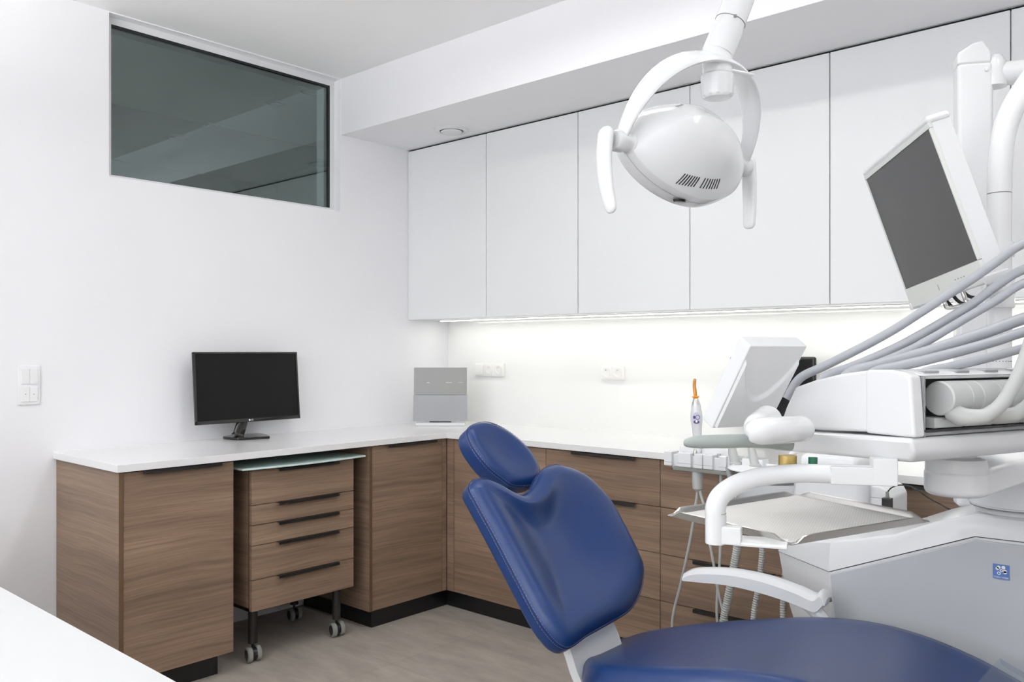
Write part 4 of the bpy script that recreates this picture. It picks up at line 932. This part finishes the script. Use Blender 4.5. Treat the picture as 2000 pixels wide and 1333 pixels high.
HX = Matrix.Translation((2.991, -2.208, 0)) @ Matrix.Rotation(radians(22), 4, 'Z'); b.box((0.005, -0.0150, 0.9665), (0.046, 0.012, 1.000), 'white', 0.004, 2, HX); b.box((0.03, -0.013, 0.9655), (0.125, 0.05, 0.9735), 'white', 0.003, 2, HX); obj('tray_clamp', b, t)
b = B()
c1 = V((3.249, -1.642, 0)); c2 = V((3.238, -0.985, 0)); 
def stadium(a, c, r0, r1, n=16):
    d = (c - a).normalized(); an = math.atan2(d.y, d.x)
    return [(a.x + r0 * cos(an + pi / 2 + pi * i / n), a.y + r0 * sin(an + pi / 2 + pi * i / n)) for i in range(n + 1)] + [(c.x + r1 * cos(an - pi / 2 + pi * i / n), c.y + r1 * sin(an - pi / 2 + pi * i / n)) for i in range(n + 1)]
b.prism(stadium(c1, c2, 0.062, 0.125), 'white', 0.058, 'z', 1.012, 0.014, 4)
b.lathe([(0.0600, 1.03), (0.0600, 1.078), (0.057, 1.090), (0.040, 1.094), (0.03, 1.118)], 'white', c1, (0, 0, 1), 40)
b.lathe([(0.119, 1.0), (0.119, 1.02)], 'white', c2, (0, 0, 1), 48); obj('support_arm', b, t)

# ------------------------------------------------------------------ steel tray on its clamp
t = T('instrument_tray', 'perforated stainless steel tray held out under the instrument console', 'tray', (3.0, -1.90, 0.97))
tc_ = [V((2.801, -2.061, 0.970)), V((2.896, -1.636, 0.970)), V((3.230, -1.763, 0.970)), V((3.108, -2.150, 0.970))]
ctr = sum(tc_, V((0, 0, 0))) / 4
b = B()
def tp(u_, v_, z): 
    p = (tc_[0] * (1 - u_) + tc_[3] * u_) * (1 - v_) + (tc_[1] * (1 - u_) + tc_[2] * u_) * v_
    return V((p.x, p.y, z))
grid = []
b.loft([[tp(u_, v_, 0.9722) for u_ in (0.02, 0.98)] for v_ in (0.02, 0.98)], 'traysteel', cap=False, closed=False)
b.loft([[tp(u_, v_, 0.9700) for u_ in (0.012, 0.988)] for v_ in (0.012, 0.988)], 'steel', cap=False, closed=False)
obj('tray_floor', b, t)
def lip(a, c):                                                     # raised rim along one side, dipping at both corners
    b = B(); n_ = 26; rings = []
    inn = (ctr - (a + c) / 2).normalized(); inn.z = 0
    for i in range(n_ + 1):
        f = i / n_; f = f if 0 < i < n_ else f
        d = min(f, 1 - f) * (c - a).length
        h = 0.0020 + 0.0125 * min(1, max(0, (d - 0.012) / 0.022)) ** 1.3
        p = a.lerp(c, f)
        rings.append([p + V((0, 0, -0.0005)), p + inn * 0.006 + V((0, 0, 0.0022)), p + inn * 0.0035 + V((0, 0, 0.0022 + h * 0.6)), p + V((0, 0, h)) - inn * 0.0, p - inn * 0.0022 + V((0, 0, h - 0.0012)), p - inn * 0.0008 + V((0, 0, h * 0.4))])
    b.loft(rings, 'steel'); obj('rim', b, t)
for i in range(4): lip(tc_[i], tc_[(i + 1) % 4])

# ------------------------------------------------------------------ assistant's suction holder with hanging hoses
t = T('suction_holder', 'white assistant\'s holder with hanging suction hoses, behind the steel tray', 'instrument holder', (2.27, -0.85, 0.92))
b = B()
for x0, x1 in ((2.062, 2.096), (2.118, 2.175), (2.188, 2.222), (2.224, 2.262), (2.287, 2.318), (2.320, 2.362), (2.375, 2.452)):
    b.box((x0, -0.882, 0.892), (x1, -0.828, 0.945), 'white', 0.004, 2); b.box((x0 + 0.0005, -0.8825, 0.9055), (x1 - 0.0005, -0.86, 0.9063), 'gap', 0)
b.box((2.09, -0.868, 0.882), (2.40, -0.835, 0.935), 'white', 0.003, 2); b.box((2.095, -0.875, 0.876), (2.36, -0.835, 0.892), 'rubber', 0.004, 2); b.box((2.36, -0.86, 0.885), (2.56, -0.82, 0.93), 'white', 0.008, 2); b.box((2.10, -0.835, 0.935), (2.30, -0.80, 0.965), 'white', 0.006, 2)
obj('holder_block', b, t)
for x, lean in ((2.350, 0.0), (2.425, 0.0)):
    b = B(); b.tube(smooth([(x - 0.022, -0.865, 1.005), (x - 0.018, -0.87, 0.98), (x - 0.006, -0.878, 0.945), (x + 0.004, -0.884, 0.920)], 5), lerp_list([0.010, 0.013, 0.016, 0.017], 16), 'hosec', 18)
    b.lathe([(0.019, 0.0), (0.021, 0.006), (0.021, 0.014), (0.017, 0.018)], 'hosec', (x + 0.004, -0.884, 0.912), n=24); b.prism([(x - 0.026, 0.912), (x + 0.028, 0.912), (x + 0.036, 0.872), (x - 0.014, 0.862)], 'recess', 0.04, 'y', -0.906, 0.003, 2); obj('suction_tip_valve', b, t)
b = B(); b.lathe([(0.007, 0.87), (0.008, 0.94), (0.006, 0.955)], 'steel', (2.181, -0.858, 0), n=16); b.lathe([(0.001, 0.80), (0.018, 0.815), (0.021, 0.88)], 'hosec', (2.187, -0.853, 0), n=20); obj('instrument_sleeve', b, t)
b = B(); b.lathe([(0.0065, 0.88), (0.007, 0.95)], 'steel', (2.276, -0.858, 0), n=16); obj('instrument_sleeve', b, t)
cords = [[(2.185, -0.850, 0.880), (2.185, -0.850, 0.805), (2.174, -0.850, 0.729), (2.153, -0.850, 0.613), (2.116, -0.850, 0.455), (2.086, -0.850, 0.345), (2.079, -0.850, 0.28), (2.09, -0.845, 0.19), (2.16, -0.84, 0.10), (2.30, -0.84, 0.07), (2.70, -0.84, 0.10)],
         [(2.189, -0.852, 0.88), (2.197, -0.852, 0.806), (2.212, -0.852, 0.752), (2.232, -0.852, 0.643), (2.251, -0.852, 0.554), (2.267, -0.852, 0.465), (2.299, -0.85, 0.361), (2.37, -0.85, 0.23), (2.50, -0.85, 0.17), (2.75, -0.85, 0.17)],
         [(2.279, -0.850, 0.890), (2.279, -0.850, 0.742), (2.275, -0.850, 0.558), (2.267, -0.850, 0.483), (2.265, -0.850, 0.345), (2.29, -0.85, 0.20), (2.40, -0.85, 0.12), (2.72, -0.85, 0.13)]]
for pts in cords:
    b = B(); b.tube(smooth(pts, 7), 0.0052, 'hosec', 12); obj('cord', b, t)
def ribbed(pts, r):
    path = smooth(pts, 6); L_ = [0]
    for a, c in zip(path, path[1:]): L_.append(L_[-1] + (c - a).length)
    n_ = int(L_[-1] / 0.0042); q = []; rs = []
    k = 0
    for i in range(n_ + 1):
        s = L_[-1] * i / n_
        while k < len(path) - 2 and L_[k + 1] < s: k += 1
        f = (s - L_[k]) / max(1e-9, L_[k + 1] - L_[k]); q.append(path[k].lerp(path[k + 1], min(1, f))); rs.append(r if i % 2 else r * 0.76)
    b = B(); b.tube(q, rs, 'ribbed', 14); obj('ribbed_hose', b, t)
ribbed([(2.355, -0.885, 0.895), (2.355, -0.87, 0.751), (2.347, -0.855, 0.642), (2.329, -0.850, 0.549), (2.311, -0.850, 0.455), (2.289, -0.850, 0.350), (2.28, -0.85, 0.25), (2.34, -0.86, 0.15), (2.50, -0.86, 0.12), (2.72, -0.88, 0.16)], 0.0150)
ribbed([(2.432, -0.885, 0.895), (2.439, -0.87, 0.762), (2.439, -0.855, 0.656), (2.431, -0.850, 0.566), (2.418, -0.850, 0.475), (2.405, -0.850, 0.392), (2.41, -0.85, 0.28), (2.48, -0.87, 0.20), (2.66, -0.90, 0.20)], 0.0108)
ribbed([(2.545, -0.840, 0.70), (2.520, -0.845, 0.599), (2.514, -0.850, 0.493), (2.511, -0.850, 0.423), (2.53, -0.86, 0.32), (2.62, -0.88, 0.27)], 0.0105)
ribbed([(2.56, -0.80, 0.70), (2.552, -0.82, 0.569), (2.559, -0.84, 0.485), (2.575, -0.85, 0.40), (2.64, -0.86, 0.34)], 0.0090)

t = T('curing_light', 'white curing light with orange tip, standing in the assistant\'s holder', 'curing light', (2.18, -0.845, 0.94))
CX_ = frame((2.184, -0.845, 0.945), (1, 0, 0), (0, 1, 0)) @ Matrix.Rotation(radians(-2.5), 4, 'Y')
b = B(); b.lathe([(0.008, -0.01), (0.0150, 0.02), (0.0162, 0.066), (0.0175, 0.09), (0.0205, 0.112), (0.0218, 0.128), (0.0205, 0.146), (0.0182, 0.156), (0.0175, 0.172), (0.0155, 0.176)], 'white', (0, 0, 0), (0, 0, 1), 28, CX_); obj('handle', b, t)
b = B(); b.lathe([(0.0160, 0.175), (0.0155, 0.180), (0.0085, 0.198), (0.007, 0.199)], 'steel', (0, 0, 0), (0, 0, 1), 24, CX_); obj('collar', b, t)
b = B(); b.lathe([(0.006, 0.196), (0.0135, 0.205), (0.0128, 0.207), (0.006, 0.2035)], 'orangecuff', (0, 0, 0), (0, 0, 1), 24, CX_); obj('light_shield', b, t)
b = B(); b.tube([CX_ @ p for p in smooth([(0, 0, 0.200), (-0.002, 0, 0.222), (-0.004, 0, 0.245), (-0.002, 0, 0.262), (0.0, 0, 0.270)], 5)], lerp_list([0.006, 0.0068, 0.0062, 0.0058, 0.0045], 21), 'orange', 16); obj('tip', b, t)
b = B()
d_ = (V((3.747, -3.611, 0)) - V((2.184, -0.845, 0))).normalized(); DX = frame(CX_ @ V((0, 0, 0.128)) + d_ * 0.0212, V((-d_.y, d_.x, 0)), (0, 0, 1))
def disc(x, y, rx, ry, m, h):
    b.add([DX @ V((x + rx * cos(2 * pi * j / 24), y + ry * sin(2 * pi * j / 24), h)) for j in range(24)], [list(range(24))], m)
disc(0, 0.0, 0.0155, 0.0215, 'lilac', 0.0008); disc(0.004, 0.003, 0.0085, 0.0085, 'purple', 0.0012); disc(0.004, 0.003, 0.0065, 0.0065, 'lilac', 0.0015); disc(-0.008, 0.003, 0.004, 0.006, 'purple', 0.0012); disc(0.0, -0.014, 0.0110, 0.0062, 'purple', 0.0012); disc(0.0, -0.012, 0.0042, 0.0042, 'logowhite', 0.0016)
obj('display', b, t, 'lilac and purple oval button display')

# ------------------------------------------------------------------ black screen on the worktop behind the keypad
t = T('worktop_screen', 'black rounded screen standing on the worktop, mostly hidden behind the keypad panel', 'screen', (2.12, -0.10, WT))
b = B(); b.prism([(1.924, 0.985), (2.319, 0.985), (2.319, 1.293), (1.924, 1.293)], 'dark', 0.022, 'y', -0.105, 0.010, 4); obj('housing', b, t)
b = B(); b.box((1.936, -0.1062, 1.0), (2.307, -0.105, 1.281), 'screen'); obj('display', b, t)
b = B(); b.box((2.09, -0.098, 0.905), (2.15, -0.086, 1.05), 'dark', 0.003, 2); b.box((2.02, -0.16, 0.9), (2.22, -0.03, 0.912), 'dark', 0.005, 2); obj('stand', b, t)
# ------------------------------------------------------------------ lights and camera
M['lampdim'] = mat('lamp_diffuser_dimmed', (1, 1, 1), 0.5, emit=(1.0, 0.985, 0.975), es=LAMPD)
def lamp(x, y, lx, ly, label, m='lampdim'):
    t = T('ceiling_light', label, 'ceiling light', (x, y, CEIL), 'linear ceiling lights')
    b = B()
    for s in (-1, 1):
        b.box((x - lx / 2 - 0.01, y + s * (ly / 2 + 0.005) - 0.005, CEIL - 0.03), (x + lx / 2 + 0.01, y + s * (ly / 2 + 0.005) + 0.005, CEIL - 0.001), 'white')
        b.box((x + s * (lx / 2 + 0.005) - 0.005, y - ly / 2, CEIL - 0.03), (x + s * (lx / 2 + 0.005) + 0.005, y + ly / 2, CEIL - 0.001), 'white')
    obj('housing', b, t)
    b = B(); b.box((x - lx / 2, y - ly / 2, CEIL - 0.007), (x + lx / 2, y + ly / 2, CEIL - 0.001), m); obj('diffuser', b, t)
for a in LAMPS: lamp(*a)
M['fill_down'] = mat('fill_downlight', (1, 1, 1), 0.5, emit=(1.0, 0.985, 0.97), es=6.0)
M['fill_up'] = mat('fill_uplight', (1, 1, 1), 0.5, emit=(1.0, 0.985, 0.97), es=FILL_UP)
def fill(x, y, z, lx, ly, label):                                  # added fill light out of view, mainly brightening the ceiling
    t = T('fill_light', label, 'pendant light', (x, y, CEIL), 'added fill lights')
    b = B(); b.box((x - lx / 2, y - ly / 2, z), (x + lx / 2, y + ly / 2, z + 0.05), 'white', 0.004, 2); obj('housing', b, t)
    b = B(); b.box((x - lx / 2 + 0.02, y - ly / 2 + 0.015, z + 0.05), (x + lx / 2 - 0.02, y + ly / 2 - 0.015, z + 0.053), 'fill_up'); obj('uplight_diffuser', b, t)
    b = B(); b.box((x - lx / 2 + 0.02, y - ly / 2 + 0.015, z - 0.003), (x + lx / 2 - 0.02, y + ly / 2 - 0.015, z), 'fill_down'); obj('diffuser', b, t)
    for s in (-1, 1):
        b = B(); b.tube([(x + s * lx * 0.4, y, z + 0.05), (x + s * lx * 0.4, y, CEIL)], 0.0015, 'steel', 8); obj('cable', b, t)
for a in FILL_LIGHTS: fill(*a)
w = bpy.data.worlds.new('World'); SC.world = w; w.use_nodes = True
w.node_tree.nodes['Background'].inputs[0].default_value = (0.8, 0.85, 0.9, 1); w.node_tree.nodes['Background'].inputs[1].default_value = 0.02
cam = bpy.data.cameras.new('camera'); co = bpy.data.objects.new('camera', cam); COL.objects.link(co); SC.camera = co
cam.sensor_width = 36; cam.sensor_fit = 'HORIZONTAL'; cam.lens = 36 * 1656.14 / 2000
cam.shift_y = 19.87 / 2000; cam.clip_start = 0.05
co.location = (3.7471, -3.6112, 1.3168); co.rotation_euler = (pi / 2, 0, radians(41.8336))
SC.view_settings.view_transform = 'Standard'; SC.view_settings.look = 'None'; SC.view_settings.exposure = EXPO; SC.view_settings.gamma = 1; SC.view_settings.use_curve_mapping = False
SC.cycles.max_bounces = 12; SC.cycles.diffuse_bounces = 6; SC.cycles.glossy_bounces = 5; SC.cycles.transparent_max_bounces = 12
SC.cycles.use_denoising = True; SC.cycles.sample_clamp_indirect = 6
